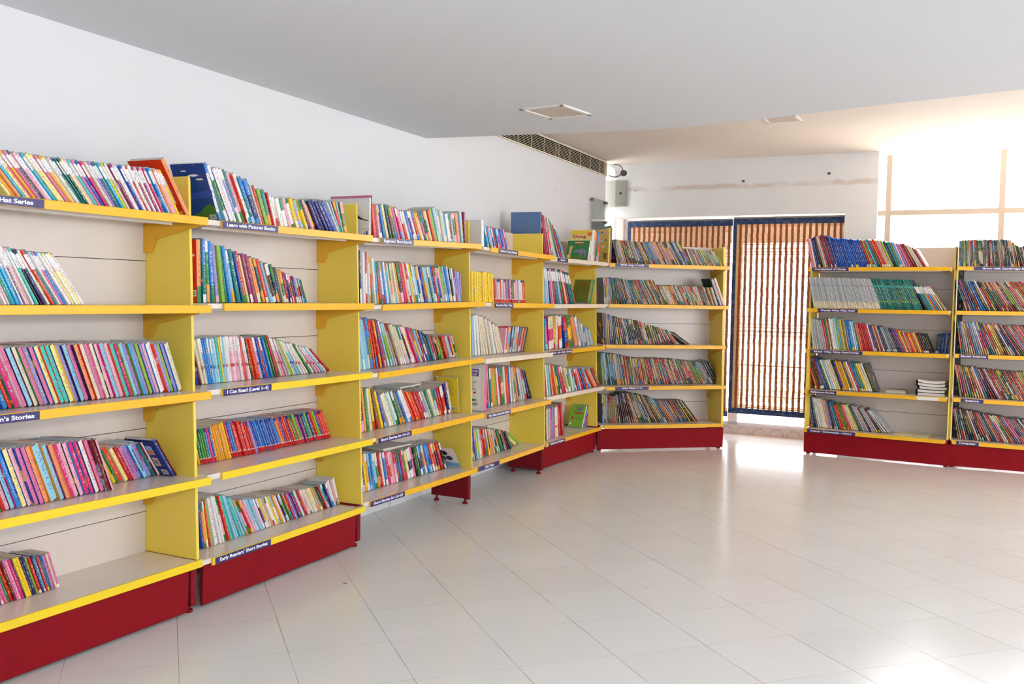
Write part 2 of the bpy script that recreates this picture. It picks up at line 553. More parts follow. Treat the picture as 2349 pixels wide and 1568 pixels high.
# unseen window added behind the camera for its cool fill
bf = MB()
for i in range(3):
    bf.box(1.3 + i * 0.775, 1.35 + i * 0.775, -0.02, 0.05, 0.95, 2.15)
bf.box(1.3, 2.9, -0.02, 0.05, 0.95, 1.0); bf.box(1.3, 2.9, -0.02, 0.05, 2.10, 2.15)
struct(bf.build('added_fill_window', 'alu', M=Matrix.Translation((0, -3.2, 0))))
# outside
struct(MB().box(-14, 22, 0.4, 24, -0.2, -0.02).build('ground_outside', 'pale', M=MF))
struct(MB().box(-0.6, 2.62, 0.3, 1.5, 2.16, 2.3).box(-0.6, 2.62, 1.42, 1.5, 1.95, 2.16).build('shade_overhang', 'wall', M=MF))  # unseen slab and fascia, added and shaped to darken the upper blinds
struct(MB().box(-0.6, 0.95, 1.0, 1.2, -0.02, 2.16).build('shade_block', 'wall', M=MF))  # unseen block added outside to cut the light on the left blind

# ---------------------------------------------------------------- blinds
def blind(x0, x1, z0, z1, y, label, left, right):
    r = empty('bamboo_blind', MF @ Matrix.Translation((x0, y, z0)))
    W, H = x1 - x0, z1 - z0
    MB().box(0, W, 0, 0.004, 0, H).build('woven_slats', 'bamboo', r)
    MB().box(-0.004, W + 0.004, -0.004, 0.008, H - 0.05, H + 0.004).build('top_border', 'blue_tape', r)
    MB().box(-0.004, W + 0.004, -0.005, 0.009, -0.004, 0.05).build('bottom_border', 'blue_tape', r)
    if left:
        MB().box(-0.004, 0.03, -0.0055, 0.0085, 0.0, H).build('side_border', 'blue_tape', r)
    if right:
        MB().box(W - 0.03, W + 0.004, -0.0055, 0.0085, 0.0, H).build('side_border', 'blue_tape', r)
    MB().box(0, W, 0.0, 0.02, H + 0.004, H + 0.02).build('head_rail', 'steel', r)
    return tag(r, label, 'blind', 'bamboo blinds in the doorway')


blind(0.225, 1.30, 0.19, 2.085, 0.085, 'darker brown bamboo blind mostly hidden behind the bookcase in the doorway', True, False)
blind(1.322, 2.345, 0.232, 2.094, 0.06, 'bright striped bamboo blind with blue borders hanging beside the bookcases', True, False)

# ---------------------------------------------------------------- things on the walls and ceilings
v = empty('air_vent', MW @ Matrix.Translation((0, 0, 0)))
x0, x1, z0, z1 = 6.45, 9.235, 2.515, 2.655
MB().box(x0, x1, -0.006, 0.0, z0 + 0.005, z1 - 0.005).build('backing', 'duct_shade', v)  # flat near-black sheet stands in for the shade behind the louvres
fr = MB()
fr.box(x0, x1, -0.016, -0.006, z0, z0 + 0.011); fr.box(x0, x1, -0.016, -0.006, z1 - 0.011, z1)
fr.box(x0, x0 + 0.016, -0.016, -0.006, z0, z1); fr.box(x1 - 0.016, x1, -0.016, -0.006, z0, z1)
fr.build('frame', 'cream', v)
for i in range(8):
    zz = z0 + 0.0225 + i * 0.0133
    MB().box(x0, x1, -0.0125, -0.007, zz, zz + 0.0027).build('louvre', 'cream', v)
for xx in (6.75, 7.05, 7.32, 7.59, 7.86, 7.93, 8.2, 8.47, 8.75, 9.02, 9.15, 9.19):
    MB().box(xx, xx + 0.008, -0.0135, -0.0125, z0, z1).build('upright', 'cream', v)
tag(v, 'long cream louvred air vent high on the left wall under the ceiling', 'air vent')


def ceiling_light(corners, z, label):
    c = [Vector(p) for p in corners]
    ex = ((c[1] - c[0]) + (c[2] - c[3])) * 0.5; ey = ((c[3] - c[0]) + (c[2] - c[1])) * 0.5
    cen = sum(c, Vector((0, 0))) / 4
    L = ex.length; ang = math.atan2(ex.y, ex.x)
    Wd = ey.length
    r = empty('ceiling_light', Matrix.Translation((cen.x, cen.y, z)) @ Matrix.Rotation(ang, 4, 'Z'))
    h, k, t_ = L / 2, Wd / 2, 0.022
    f = MB()
    f.box(-h, h, -k, -k + t_, -0.008, 0.0); f.box(-h, h, k - t_, k, -0.008, 0.0)
    f.box(-h, -h + t_, -k, k, -0.008, 0.0); f.box(h - t_, h, -k, k, -0.008, 0.0)
    f.build('frame', 'white', r)
    MB().box(-h + t_, h - t_, -k + t_, k - t_, -0.004, 0.0).build('diffuser', 'lampglass', r)
    return tag(r, label, 'ceiling light', 'square ceiling lights, switched off')


ceiling_light([(0.023, 5.313), (0.246, 5.171), (0.413, 5.438), (0.186, 5.595)], LOWCEIL, 'square unlit ceiling light in the lower grey ceiling')
ceiling_light([(1.77, 7.21), (2.00, 7.10), (2.137, 7.33), (1.906, 7.45)], CEIL, 'square unlit ceiling light in the upper cream ceiling')

# fuse box in the corner recess
fb = empty('fuse_box', MF @ Matrix.Translation((0.0, 0.0, 0.0)))
MB().box(-0.02, 0.145, -0.07, 0.0, 2.235, 2.50).build('body', 'grey', fb, bevel=0.004)
MB().prism_z([(0.145, -0.07), (0.24, -0.03), (0.24, 0.0), (0.145, 0.0)], 2.24, 2.50).build('door', 'grey', fb, bevel=0.003)
MB().cyl((0.19, -0.056, 2.37), (0.188, -0.049, 2.37), 0.012).build('lock', 'dark', fb)
tag(fb, 'grey metal fuse box in the corner below the air vent', 'fuse box')

cb = empty('hanging_plug', MF @ Matrix.Translation((0, -0.06, 0)))
lp_pts = []
for i in range(15):
    w_ = math.radians(100 - i * 17)
    lp_pts.append((0.125 + 0.085 * math.cos(w_), 0.0, 2.595 + 0.062 * math.sin(w_)))
MB().tube(lp_pts, 0.005).build('cable', 'black', cb)
MB().cyl((0.222, -0.02, 2.568), (0.222, 0.012, 2.568), 0.031, 20).build('plug', 'black', cb, bevel=0.003)
MB().tube([(-0.02, 0.03, 2.65), (0.05, 0.03, 2.645), (0.09, 0.03, 2.63), (0.115, 0.035, 2.60), (0.115, 0.045, 2.53)], 0.013).build('conduit', 'white', cb)
tag(cb, 'black round plug on a looped cable above the fuse box', 'plug')

gp = empty('clear_panel', MW @ Matrix.Translation((0, 0, 0)))
MB().box(8.79, 9.235, -0.028, -0.022, 1.75, 2.265).build('sheet', 'clear', gp)
for xx, zz in ((8.815, 2.25), (9.215, 2.25), (9.215, 2.06), (8.815, 1.78)):
    MB().box(xx - 0.02, xx + 0.02, -0.034, 0.0, zz - 0.012, zz + 0.012).build('clip', 'steel', gp)
tag(gp, 'clear notice panel held by metal clips on the left wall near the corner', 'notice panel')
for xx, zz, r_, lb in ((1.42, 2.448, 0.010, 'dark nail stub in the patched strip above the bright blind'), (2.205, 2.488, 0.012, 'dark screw left in the far wall near the pier'), (0.33, 2.395, 0.005, 'tiny nail in the far wall beside the fuse box')):
    o = MB().cyl((xx, -0.016, zz), (xx, 0.0, zz), r_, 8).build('nail', 'dark', M=MF)
    tag(o, lb, 'nail')

# ---------------------------------------------------------------- measured layout of the shelves and what stands on them
UNITS = {1: ((-1.7324, 2.9529), 1.09976), 2: ((-1.1953, 4.0341), 1.13081), 3: ((-0.6916, 5.1274), 1.1041), 4: ((-0.1497, 6.1941), 1.14913), 5: ((0.2708, 7.2856), 1.0894), 6: ((0.8128, 8.3214), 0.23045), 7: ((2.5334, 8.3951), -0.54341), 8: ((3.545, 7.8058), -0.42534)}
# shelf edge ends per bookcase, top shelf first: (start, height, end, height)
SHELVES = {
 1: [(0.0, 1.6209, 1.108, 1.6185), (0.0, 1.2678, 1.128, 1.2664), (0.0, 0.9154, 1.127, 0.9156), (0.0, 0.5752, 1.129, 0.5639), (0.0, 0.2212, 1.117, 0.2221)],
 2: [(-0.008, 1.6142, 1.107, 1.6222), (0.007, 1.2738, 1.125, 1.2734), (0.001, 0.9192, 1.119, 0.917), (-0.0, 0.5693, 1.128, 0.5688), (-0.019, 0.2084, 1.114, 0.2145)],
 3: [(-0.003, 1.6161, 1.101, 1.6433), (0.022, 1.2656, 1.161, 1.2856), (-0.005, 0.9077, 1.135, 0.9313), (-0.014, 0.5645, 1.162, 0.579), (-0.024, 0.2249, 1.14, 0.2251)],
 4: [(0.017, 1.6293, 1.135, 1.624), (0.066, 1.2774, 1.128, 1.2705), (-0.034, 0.9225, 1.114, 0.9105), (-0.014, 0.5681, 1.099, 0.5618), (-0.049, 0.2327, 1.052, 0.2274)],
 5: [(0.0, 1.6185, 1.126, 1.6185), (0.0, 1.2661, 1.123, 1.2661), (0.0, 0.912, 1.125, 0.912), (0.0, 0.5682, 1.107, 0.5682), (0.069, 0.2098, 1.172, 0.2143)],
 6: [(0.005, 1.6158, 1.118, 1.6148), (0.01, 1.2682, 1.116, 1.2687), (-0.008, 0.9193, 1.099, 0.9188), (0.001, 0.5595, 1.116, 0.5665), (0.002, 0.2222, 1.109, 0.2259)],
 7: [(-0.001, 1.6121, 1.127, 1.6182), (-0.0, 1.2628, 1.121, 1.2683), (-0.004, 0.9089, 1.118, 0.9181), (-0.001, 0.5613, 1.125, 0.5694), (-0.004, 0.2217, 1.124, 0.222)],
 8: [(-0.004, 1.6234, 1.12, 1.6188), (-0.0, 1.2694, 1.12, 1.2806), (0.003, 0.9235, 1.12, 0.9313), (0.001, 0.5712, 1.12, 0.5642), (0.01, 0.2239, 1.12, 0.2127)],
}
# writing on the shelf edges: bookcase, shelf, start, end, words
SIGNS = [
 (1, 0, 0.151, 0.358, 'Hat Series'),
 (1, 2, 0.159, 0.337, 'n’s Stories'),
 (2, 0, -0.009, 0.347, 'Learn with Pictures Books'),
 (2, 2, 0.0, 0.307, 'I Can Read (Level 1–4)'),
 (2, 4, -0.006, 0.351, 'Early Readers’ Short Stories'),
 (3, 0, -0.004, 0.307, 'Beginners’ Short Stories'),
 (3, 3, -0.011, 0.312, 'Short Stories for L4–L5'),
 (3, 4, -0.024, 0.302, 'Short Stories for L6–L8'),
 (4, 0, 0.128, 0.435, 'Usborne Young Reading'),
 (4, 1, 0.077, 0.372, 'Favourite Fairy Tales'),
 (4, 3, -0.004, 0.361, 'Fairy Tales Around the World'),
 (4, 4, -0.048, 0.267, 'Folk Tales'),
 (5, 0, 0.082, 0.324, 'Series'),
 (5, 2, 0.005, 0.441, 'ity Books – Art – Craft – Drawing'),
 (5, 4, 0.113, 0.415, 'Health and Hygiene'),
 (6, 0, 0.057, 0.36, 'HI1'),
 (6, 3, 0.082, 0.387, 'HI2'),
 (7, 0, 0.03, 0.333, 'Wonderland of Disney'),
 (7, 1, 0.089, 0.419, 'Wonder What, Why, How?'),
 (7, 2, 0.037, 0.469, 'Skill Based – Writing – Thinking – General Knowledge'),
 (7, 3, 0.037, 0.268, 'Reference Books'),
 (7, 4, 0.025, 0.426, 'Science – Environment – Nature'),
 (8, 0, 0.116, 0.588, 'Grow with Cambridge Books'),
 (8, 2, 0.034, 0.245, 'Social Science'),
 (8, 3, 0.06, 0.225, 'Science'),
 (8, 4, 0.04, 0.205, 'Computer'),
]
# rows of books: bookcase, shelf, look, turn, set-back, start, end, [(place, lean, height)], colours, extras
ROWS = [
 (1, 0, 'hat', 6, 0.035, 0.1993, 0.9936, [(0.4284, 45.1, 0.198), (0.6173, 41.3, 0.1941), (0.9236, 34.3, 0.1933)], 'ly ly aq sb ly:1.2 go lo cy ly pk go pk:.9 dt lp wh cy ly ly pk go ly wh tl tl:.6 dt ly lp aq pk bl:1.2 hp cr lv pu:.6 tl cy ye:.7 gr:.7 cr mg:1.1 wh wh bl wh rd:.7 wh:1.2 mg wh mg:1.1 wh:.7 hp:.8 cy:.8 sb:1.1 wh:.8 lo wh:.8 lp:.8 ye', {}),
 (1, 0, 'plain', 3, 0.035, 1.0278, 1.0439, [(1.0324, 34.3, 0.2459)], 'lo/or:1', {'fixed': 1}),
 (1, 1, 'hat', 5, 0.035, 0.1876, 0.5497, [(0.3611, 28.8, 0.2156), (0.4093, 35.0, 0.2166), (0.5498, 38.9, 0.2196)], 'pk tl wh aq tl wh lp:.6 lb:.6 gr cy cy sb wh:.7 pu cr:.8 lp:.6 wh:.7 aq bk:.5 dp:1.3 wh or tl:1.1 wh:.7 pk:.8 sb:1.2 wh:.6 wh ly wh ly:1.1 wh', {}),
 (1, 2, 'foil', 17, 0.106, 0.2628, 1.085, [(0.4092, 29.8, 0.2391), (0.6883, 28.2, 0.2377), (1.1179, 30.8, 0.2258)], 'bl sb/bl:1.2 or/bk:.9 hp/tl:1.4 pk/wh lb/dp cr/dr pk/gr lv/go pk/dt ly/sb aq/or aq/or ly/dp lv/ye lb/dp pk/gr lo/dp cr/rd pk/bl cr/pk lp/dt lb/hp lp/lp aq/or hp/tl lb/lg lv/rd cy/ol:.6 lv/cy lg/ol:.9 lv/bl:.7 lp/bl wh/sb:1.7 lv/or lg/aq:.8 lv/bl:.8 cr/sb:1.4', {}),
 (1, 3, 'foil', 16, 0.103, 0.2641, 0.732, [(0.3679, 25.3, 0.2369), (0.6801, 27.4, 0.2316)], 'gr:.5 rd lp/rd lb/dp sb/hp ly/bl lp/bl pk/bl pk/bl lo/nb lb/go:1.8 lb/go lo/mg hp/lo lp/bl lp/dg hp/sb hp/sb wh/bl:1.2 pk/rd dr:.9 lp/dr:.5', {}),
 (1, 3, 'plain', 10, 0.2, 0.818, 1.0483, [(0.9387, 34.1, 0.174), (1.0483, 37.2, 0.1864)], 'ye:.6 gr:.5 or/lo ly/cr rd:.8 pk/pu lv/wh lb/sb lv/lb tl:.8 wh/rd:.6', {}),
 (1, 3, 'plain', 8, 0.135, 1.0519, 1.0784, [(1.0676, 37.4, 0.2037)], 'bl/nb:1.3 dr:.7', {}),
 (1, 4, 'band', 4, 0.2, 0.3075, 0.575, [(0.4205, 21.4, 0.1646), (0.5659, 18.5, 0.1426)], 'gr or pu pk hp:.8 pk gr rd:1.1 dr pk:.9 lp:.8 hp:1.3 dp:.7 ye:1.2 ye dp nb:1.2 lg:.7 rd:1.2 nb cy or:.5 pu tl:.8 lv:.6 hp:.9 cr:.9 pk:1.1', {}),
 (2, 0, 'pic', 4, 0.035, -0.0317, 0.9322, [(-0.0218, 30.5, 0.2564), (0.211, 31.0, 0.2278), (0.3028, 27.3, 0.1795), (0.4177, 19.3, 0.1329), (0.6136, 31.3, 0.1485), (0.7987, 44.0, 0.1816), (0.9247, 18.8, 0.154)], 'wh/db:1 gr/lb wh/bl:1.2 wh:.8 lv tl lp or:.4 wh tl:1.2 nb/bl:1.3 cr:.5 rd lg:1.2 tl:1.4 rd:.6 wh cr wh:1.2 wh:1.3 lp wh ye lv:.6 ye ye bk:.7 lp:.7 ye nb nb nb nb bl:1.4 wh:.4 lb:.6 or:1.1 lb:.5 ol:1.5', {}),
 (2, 1, 'pic', 3, 0.08, -0.0719, 0.6782, [(-0.0259, 3.0, 0.2666), (0.135, 17.8, 0.2274), (0.3117, 23.6, 0.2055), (0.4538, 18.0, 0.1443), (0.6741, 26.9, 0.1165)], 'lo/or:1.3 tl gr sb lv lg gr:.7 sb:1.1 lb tl:1.3 bl:.6 rd:1.1 ly:.6 mg mg lo lo:.7 dt or lb:.6 br:.5 bk:1.3 nb:1.1 ch tn:.7 gr:1.1 rd:.5 pu:.5 nb:.5 rd:.5 gr:.5 br:.5 nb:.5 lv:.5 or:.6 br:.5 nb:.5 gr:.5 pu:.5', {}),
 (2, 2, 'read', 3, 0.195, 0.0674, 1.015, [(0.1294, 17.6, 0.2046), (0.3859, 10.0, 0.205), (0.5637, 20.4, 0.2032), (0.7137, 24.4, 0.2154), (1.015, 56.4, 0.2136)], 'bl dr cr cr cr sb sb sb sb lb lb lb wh aq ye lb lb wh wh lp lp wh lp lp wh lp or lp wh dg or or or lp sb bl rd sb bl sb gr gr rd bk cr lp lp gl lg ly lb lb wh wh cr gr wh lp lp lb wh rd', {}),
 (2, 3, 'lady', 3, 0.2, 0.0825, 1.047, [(0.1806, 18.0, 0.1648), (0.3005, 21.1, 0.1841), (0.4722, 25.9, 0.171), (0.7262, 29.9, 0.1747), (1.0462, 30.4, 0.1759)], 'go gr gr gr gr sb hp bl go go go go go go ye rd bl sb or or rd or rd or rd rd lv bl bl sb bl sb bl sb bl bl bl bl sb lo or bl rd or pu or gr rd lg gr pk pu rd tl tl lg bl rd or lg bl rd or or or rd', {}),
 (2, 4, 'pic', 4, 0.167, 0.0668, 1.085, [(0.0886, 9.3, 0.2132), (0.2358, 22.5, 0.2367), (0.3172, 32.2, 0.2041), (0.4377, 30.3, 0.1786), (0.7254, 33.5, 0.1674), (0.9611, 34.1, 0.1548), (1.0838, 21.8, 0.159)], 'bl lo ye or lg wh wh wh wh lp:1.5 or aq lb lb aq lb lb lp rd lp lp lb lb lb lp wh pu ye cr tn wh wh ye wh go wh or nb lg gr or rd lv pu pu rd wh lb rd lp lp cr cr cr cr ly gl tn dg dg rd aq tl nb lv wh wh lp wh wh', {}),
 (3, 0, 'plain', 0, 0.035, -0.06, -0.0404, [(-0.0444, 0.5, 0.204)], 'wh:1.4 nb/pk:.8', {'big': 1}),
 (3, 0, 'pic', 4, 0.035, -0.0287, 0.966, [(0.003, 14.6, 0.1765), (0.156, 26.1, 0.1878), (0.2962, 30.4, 0.1716), (0.4729, 33.2, 0.1746), (0.6761, 23.8, 0.2102), (0.7863, 19.0, 0.1592), (0.9229, 13.5, 0.1993), (0.9644, 6.8, 0.1816)], 'or lp nb sb ly dt br gy pk hp lp rd wh lv pu wh rd go cr pk dg gr wh or lg lb cr wh cr lb/pk:1.2 wh/lb:1.7 dr gl dg:2 lo:2 lb ye mg', {}),
 (3, 1, 'pic', 3, 0.11, -0.0683, 1.0555, [(-0.0529, 5.6, 0.2868), (0.0456, 3.6, 0.2741), (0.1388, 13.0, 0.2289), (0.2888, 17.5, 0.2341), (0.4508, 21.6, 0.2378), (0.6076, 23.0, 0.22), (0.8915, 24.5, 0.2297), (1.05, 6.6, 0.1764)], 'pk nb gl wh wh gl wh or wh cy or pu wh sb wh cy cr lo cr tn cr go ch:1.8 hp:1.5 or cr wh gl ye lb wh lb:1.5 bl:1.5 wh bl rd ye gl gl tl gl lb bl or lb bl lp lg ol:2 lb sb:1.6 wh bk wh lv lv lv lv lv', {}),
 (3, 2, 'pic', 4, 0.155, 0.0122, 1.085, [(0.1524, 15.5, 0.2853), (0.229, 16.6, 0.2881), (0.3722, 31.5, 0.284), (0.6496, 36.2, 0.2478), (0.8569, 32.0, 0.1667), (1.0551, 30.7, 0.1575), (1.2176, 22.3, 0.1619)], 'lb lb lb lb lb lb lb lb sb:1.4 ol:2 or rd or:1.4 pu rd lb lg:1.6 gl tn ch tn cr cr cr cr cr dr cr:1.8 or hp lv ye sb gl rd nb wh nb dg tl gr hp dr:1.6 bk go lg dr:1.5 rd or:1.8 gl:1.8 sb rd ye dg', {}),
 (3, 3, 'pic', 4, 0.17, 0.0556, 1.0558, [(0.1742, 11.4, 0.2496), (0.3274, 30.9, 0.2256), (0.5227, 35.7, 0.2445), (0.6885, 40.0, 0.2171), (0.9135, 28.2, 0.1895), (1.0449, 21.2, 0.2107)], 'rd/or:1.2 dp:1.8 lo gr wh ye br ye bl wh ly lb wh gr gy bl wh wh or or or rd:1.5 rd lv gl gr gl ly lb rd rd rd or nb:1.3 wh', {}),
 (3, 3, 'plain', 0, 0.137, 1.0767, 1.085, [(1.1101, 8.0, 0.2236), (1.2471, 7.2, 0.15)], 'ye:1.4 pu sb wh:1.5 cy:.7 gr:.7', {}),
 (3, 4, 'pic', 4, 0.197, 0.1077, 1.0367, [(0.1841, 14.1, 0.2204), (0.3841, 16.9, 0.2121), (0.5883, 20.1, 0.19), (0.795, 23.1, 0.206), (1.0096, 30.1, 0.2043)], 'ol/lb:1 wh dt ye go sb sb lb gr rd wh sb hp or lp lp mg sb hp gr ly dp:2 pk bk gr dp nb:1.4 lo sb bl or or dp rd/rd:1.3 bk', {}),
 (3, 4, 'pic', 4, 0.117, 1.0518, 1.085, [(1.073, 42.4, 0.1905), (1.1217, 48.5, 0.1805)], 'wh:1.2 sb', {}),
 (4, 0, 'plain', 0, 0.035, -0.0434, -0.0056, [(-0.0182, 4.4, 0.1678)], 'wh:1', {'big': 1}),
 (4, 0, 'pic', 3, 0.035, 0.0326, 0.3902, [(0.0966, 28.5, 0.1445), (0.388, 41.0, 0.1598)], 'cy sb lp cy sb rd sb rd sb bl pk lv rd', {}),
 (4, 1, 'plain', 0, 0.09, -0.0617, 0.2716, [(-0.0555, 2.6, 0.1956), (0.2682, 7.4, 0.1978)], 'ye ye ye ye ye ye ye ye ye ye ye', {}),
 (4, 1, 'lady', 0, 0.09, 0.275, 0.8002, [(0.275, 9.1, 0.1549), (0.7955, 7.7, 0.1604)], 'rd lp gl lp rd cr gl lp bl tn rd pu lp gr rd lp lp gr lb cr cr or rd', {}),
 (4, 2, 'plain', 3, 0.2, 0.1849, 0.683, [(0.1849, 3.5, 0.2741), (0.4298, 22.0, 0.2749), (0.6786, 33.3, 0.2266)], 'lb wh wh cr cr cr cr gl wh cr cr cr', {}),
 (4, 2, 'pic', 0, 0.2, 0.6901, 1.0313, [(0.705, -9.3, 0.1849), (1.0232, -25.1, 0.1896)], 'lp rd cy sb dr ch lb lp lo bl hp dr lo rd gl ch', {}),
 (4, 3, 'plain', 0, 0.079, 0.1143, 0.1604, [(0.1379, -1.9, 0.3035)], 'pk/wh:1.6', {'big': 1}),
 (4, 3, 'pic', 3, 0.15, 0.3222, 1.085, [(0.3633, 10.8, 0.2781), (0.5728, 16.0, 0.2737), (0.7121, 11.3, 0.265), (0.9129, 25.2, 0.2727), (1.1615, 43.4, 0.2496)], 'rd wh tl go:2 lg or wh rd cr:2 cr or:2 bl wh gl gr lo nb cr gl:1.3 gl nb bk', {}),
 (4, 4, 'pic', 4, 0.165, 0.1412, 0.7733, [(0.2231, 18.2, 0.2346), (0.32, 18.5, 0.2156), (0.4791, 28.5, 0.2167), (0.6452, 41.1, 0.2121), (0.7548, 44.3, 0.1806)], 'lo pu bl sb ye lg wh wh or:2 or bl ye bk lo lo gl dg lo gr tl dg or bk dp gr', {}),
 (4, 4, 'plain', 3, 0.2, 0.912, 0.9758, [(0.9758, 64.9, 0.2023)], 'ly:.6 lg:.7', {}),
 (5, 0, 'pic', 3, 0.07, -0.0248, 0.4546, [(-0.0026, 23.8, 0.3411), (0.1618, 28.4, 0.3407), (0.3155, 38.0, 0.3386), (0.4546, 47.4, 0.2654)], 'sl/sl rd pk rd cr rd wh wh wh gl nb lg wh hp rd sb gl tl', {}),
 (5, 0, 'pic', 0, 0.035, 0.8, 1.0224, [(0.8181, -15.6, 0.1995), (1.0224, -5.2, 0.2566)], 'wh/gr:1 wh/ly:1 wh gl tn br gr or', {'doug': 1}),
 (6, 0, 'plain', 0, 0.035, -0.0006, 0.0307, [(0.0189, -0.9, 0.2983)], 'ye:1.2 tl:.6 hp:.5', {'big': 1}),
 (5, 1, 'hat', 3, 0.07, -0.029, 0.6605, [(-0.0242, 8.0, 0.2935), (0.1655, 14.4, 0.2721), (0.3904, 25.3, 0.2941), (0.657, 36.4, 0.289)], 'lb lb lb gl lb lb nb pk lp rd pu tl tl lb pk gr rd cr lo br bl gr tl rd', {}),
 (5, 1, 'plain', 0, 0.035, 0.8112, 0.8843, [(0.8559, -23.2, 0.2034)], 'ol/ol gr', {}),
 (5, 2, 'pic', 2, 0.091, 0.1659, 1.085, [(0.2048, 10.6, 0.2492), (0.391, 1.7, 0.2575), (0.5618, 20.4, 0.2477), (0.7004, 31.1, 0.2912), (0.8247, 19.7, 0.2182), (0.9406, 26.3, 0.1657), (1.2566, 54.5, 0.1479)], 'pk/cy:1 hp:2.2 ye cr or:1.5 bl:2 ye/ye:1.6 lo:1.5 gl gl gl gl gl gl', {}),
 (5, 3, 'pic', 2, 0.021, 0.0601, 1.085, [(0.1041, 12.8, 0.2492), (0.2875, 27.7, 0.2543), (0.39, 35.6, 0.2561), (0.6236, 26.0, 0.199), (0.93, 52.8, 0.2559), (1.1394, 44.6, 0.2318)], 'wh/pk:1 lb gr lo rd lo ye tl:1.3 hp:1.3 dr lo tn cr gr lg lg wh lb gr rd lp rd bl rd gl gl or lo gl br lo', {}),
 (5, 4, 'read', 0, 0.095, 0.0989, 0.5316, [(0.105, 5.8, 0.2463), (0.4315, 5.4, 0.2407), (0.5231, 13.5, 0.272)], 'lp gl rd cr dg cr lp gl or lv lv rd wh cr rd:2 rd:1.6', {}),
 (5, 4, 'plain', 0, 0.129, 0.9684, 1.085, [(0.9907, -26.2, 0.2018), (1.1792, -18.2, 0.2199)], 'cr/lg cr sb wh hp:1.4 tl', {}),
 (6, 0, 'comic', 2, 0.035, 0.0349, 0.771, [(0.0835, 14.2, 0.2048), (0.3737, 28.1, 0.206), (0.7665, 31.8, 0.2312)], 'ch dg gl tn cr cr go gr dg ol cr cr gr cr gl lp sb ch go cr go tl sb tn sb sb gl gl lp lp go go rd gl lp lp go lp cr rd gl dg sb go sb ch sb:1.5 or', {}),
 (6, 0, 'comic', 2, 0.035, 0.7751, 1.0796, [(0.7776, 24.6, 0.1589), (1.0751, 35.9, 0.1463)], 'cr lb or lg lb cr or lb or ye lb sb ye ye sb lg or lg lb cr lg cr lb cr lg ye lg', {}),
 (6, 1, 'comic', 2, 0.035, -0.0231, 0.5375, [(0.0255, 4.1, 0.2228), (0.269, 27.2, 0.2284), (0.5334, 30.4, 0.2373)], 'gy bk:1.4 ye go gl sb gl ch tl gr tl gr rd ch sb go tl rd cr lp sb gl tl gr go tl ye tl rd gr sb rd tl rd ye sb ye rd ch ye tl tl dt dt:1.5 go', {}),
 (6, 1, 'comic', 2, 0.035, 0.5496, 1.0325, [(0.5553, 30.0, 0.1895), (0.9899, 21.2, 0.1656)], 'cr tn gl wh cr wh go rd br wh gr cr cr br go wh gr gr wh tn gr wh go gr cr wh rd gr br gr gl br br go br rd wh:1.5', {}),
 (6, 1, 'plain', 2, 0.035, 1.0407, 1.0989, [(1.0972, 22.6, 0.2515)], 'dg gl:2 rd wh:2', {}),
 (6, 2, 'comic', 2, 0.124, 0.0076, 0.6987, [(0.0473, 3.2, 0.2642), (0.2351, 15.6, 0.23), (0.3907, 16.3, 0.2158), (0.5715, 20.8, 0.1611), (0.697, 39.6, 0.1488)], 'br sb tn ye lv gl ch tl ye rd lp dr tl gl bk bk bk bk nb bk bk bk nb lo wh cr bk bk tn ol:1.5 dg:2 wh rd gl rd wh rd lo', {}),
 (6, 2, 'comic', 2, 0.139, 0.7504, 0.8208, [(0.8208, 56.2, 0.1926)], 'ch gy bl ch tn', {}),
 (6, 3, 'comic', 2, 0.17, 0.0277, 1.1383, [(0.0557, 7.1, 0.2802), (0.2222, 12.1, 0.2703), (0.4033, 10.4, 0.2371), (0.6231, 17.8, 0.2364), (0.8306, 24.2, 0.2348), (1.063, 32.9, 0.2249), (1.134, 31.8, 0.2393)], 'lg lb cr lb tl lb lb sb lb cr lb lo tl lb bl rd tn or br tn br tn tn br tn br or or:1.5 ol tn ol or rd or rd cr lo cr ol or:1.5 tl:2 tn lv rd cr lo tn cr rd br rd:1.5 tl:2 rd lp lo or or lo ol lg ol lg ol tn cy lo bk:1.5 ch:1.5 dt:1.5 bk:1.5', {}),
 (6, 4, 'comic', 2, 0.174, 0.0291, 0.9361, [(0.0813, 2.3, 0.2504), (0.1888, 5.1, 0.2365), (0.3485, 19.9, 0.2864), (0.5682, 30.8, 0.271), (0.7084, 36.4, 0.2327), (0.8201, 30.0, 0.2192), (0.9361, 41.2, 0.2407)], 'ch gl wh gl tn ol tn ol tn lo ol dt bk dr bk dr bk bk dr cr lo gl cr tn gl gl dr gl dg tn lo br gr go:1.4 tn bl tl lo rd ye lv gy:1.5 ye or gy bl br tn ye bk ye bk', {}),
 (7, 0, 'band', 0, 0.035, 0.0207, 0.9445, [(0.0236, 12.1, 0.2486), (0.19, 20.5, 0.2957), (0.261, 17.7, 0.2609), (0.51, 22.0, 0.2459), (0.6301, 26.4, 0.2524), (0.7635, 24.8, 0.2181), (0.8767, 31.8, 0.2046), (0.9445, 30.8, 0.153)], 'pk cr:1.2 bl dp:1.3 bk tn:.6 cr pk ch rd:.7 dp:.7 mg:.7 dp:.7 bl bl bl bl bl bl bl bl bl bl bl bl bl bl bl bl bl rd:1.2 lg:.7 rd cy tl br or rd tn:1.2 lp lg:1.2 dp:1.5 tl:1.5 ol:.8 cy lp lv pk rd:1.2 dr:1.3 cr cr:.7 cr:.6 bk:.6 rd:.8 wh:.8', {}),
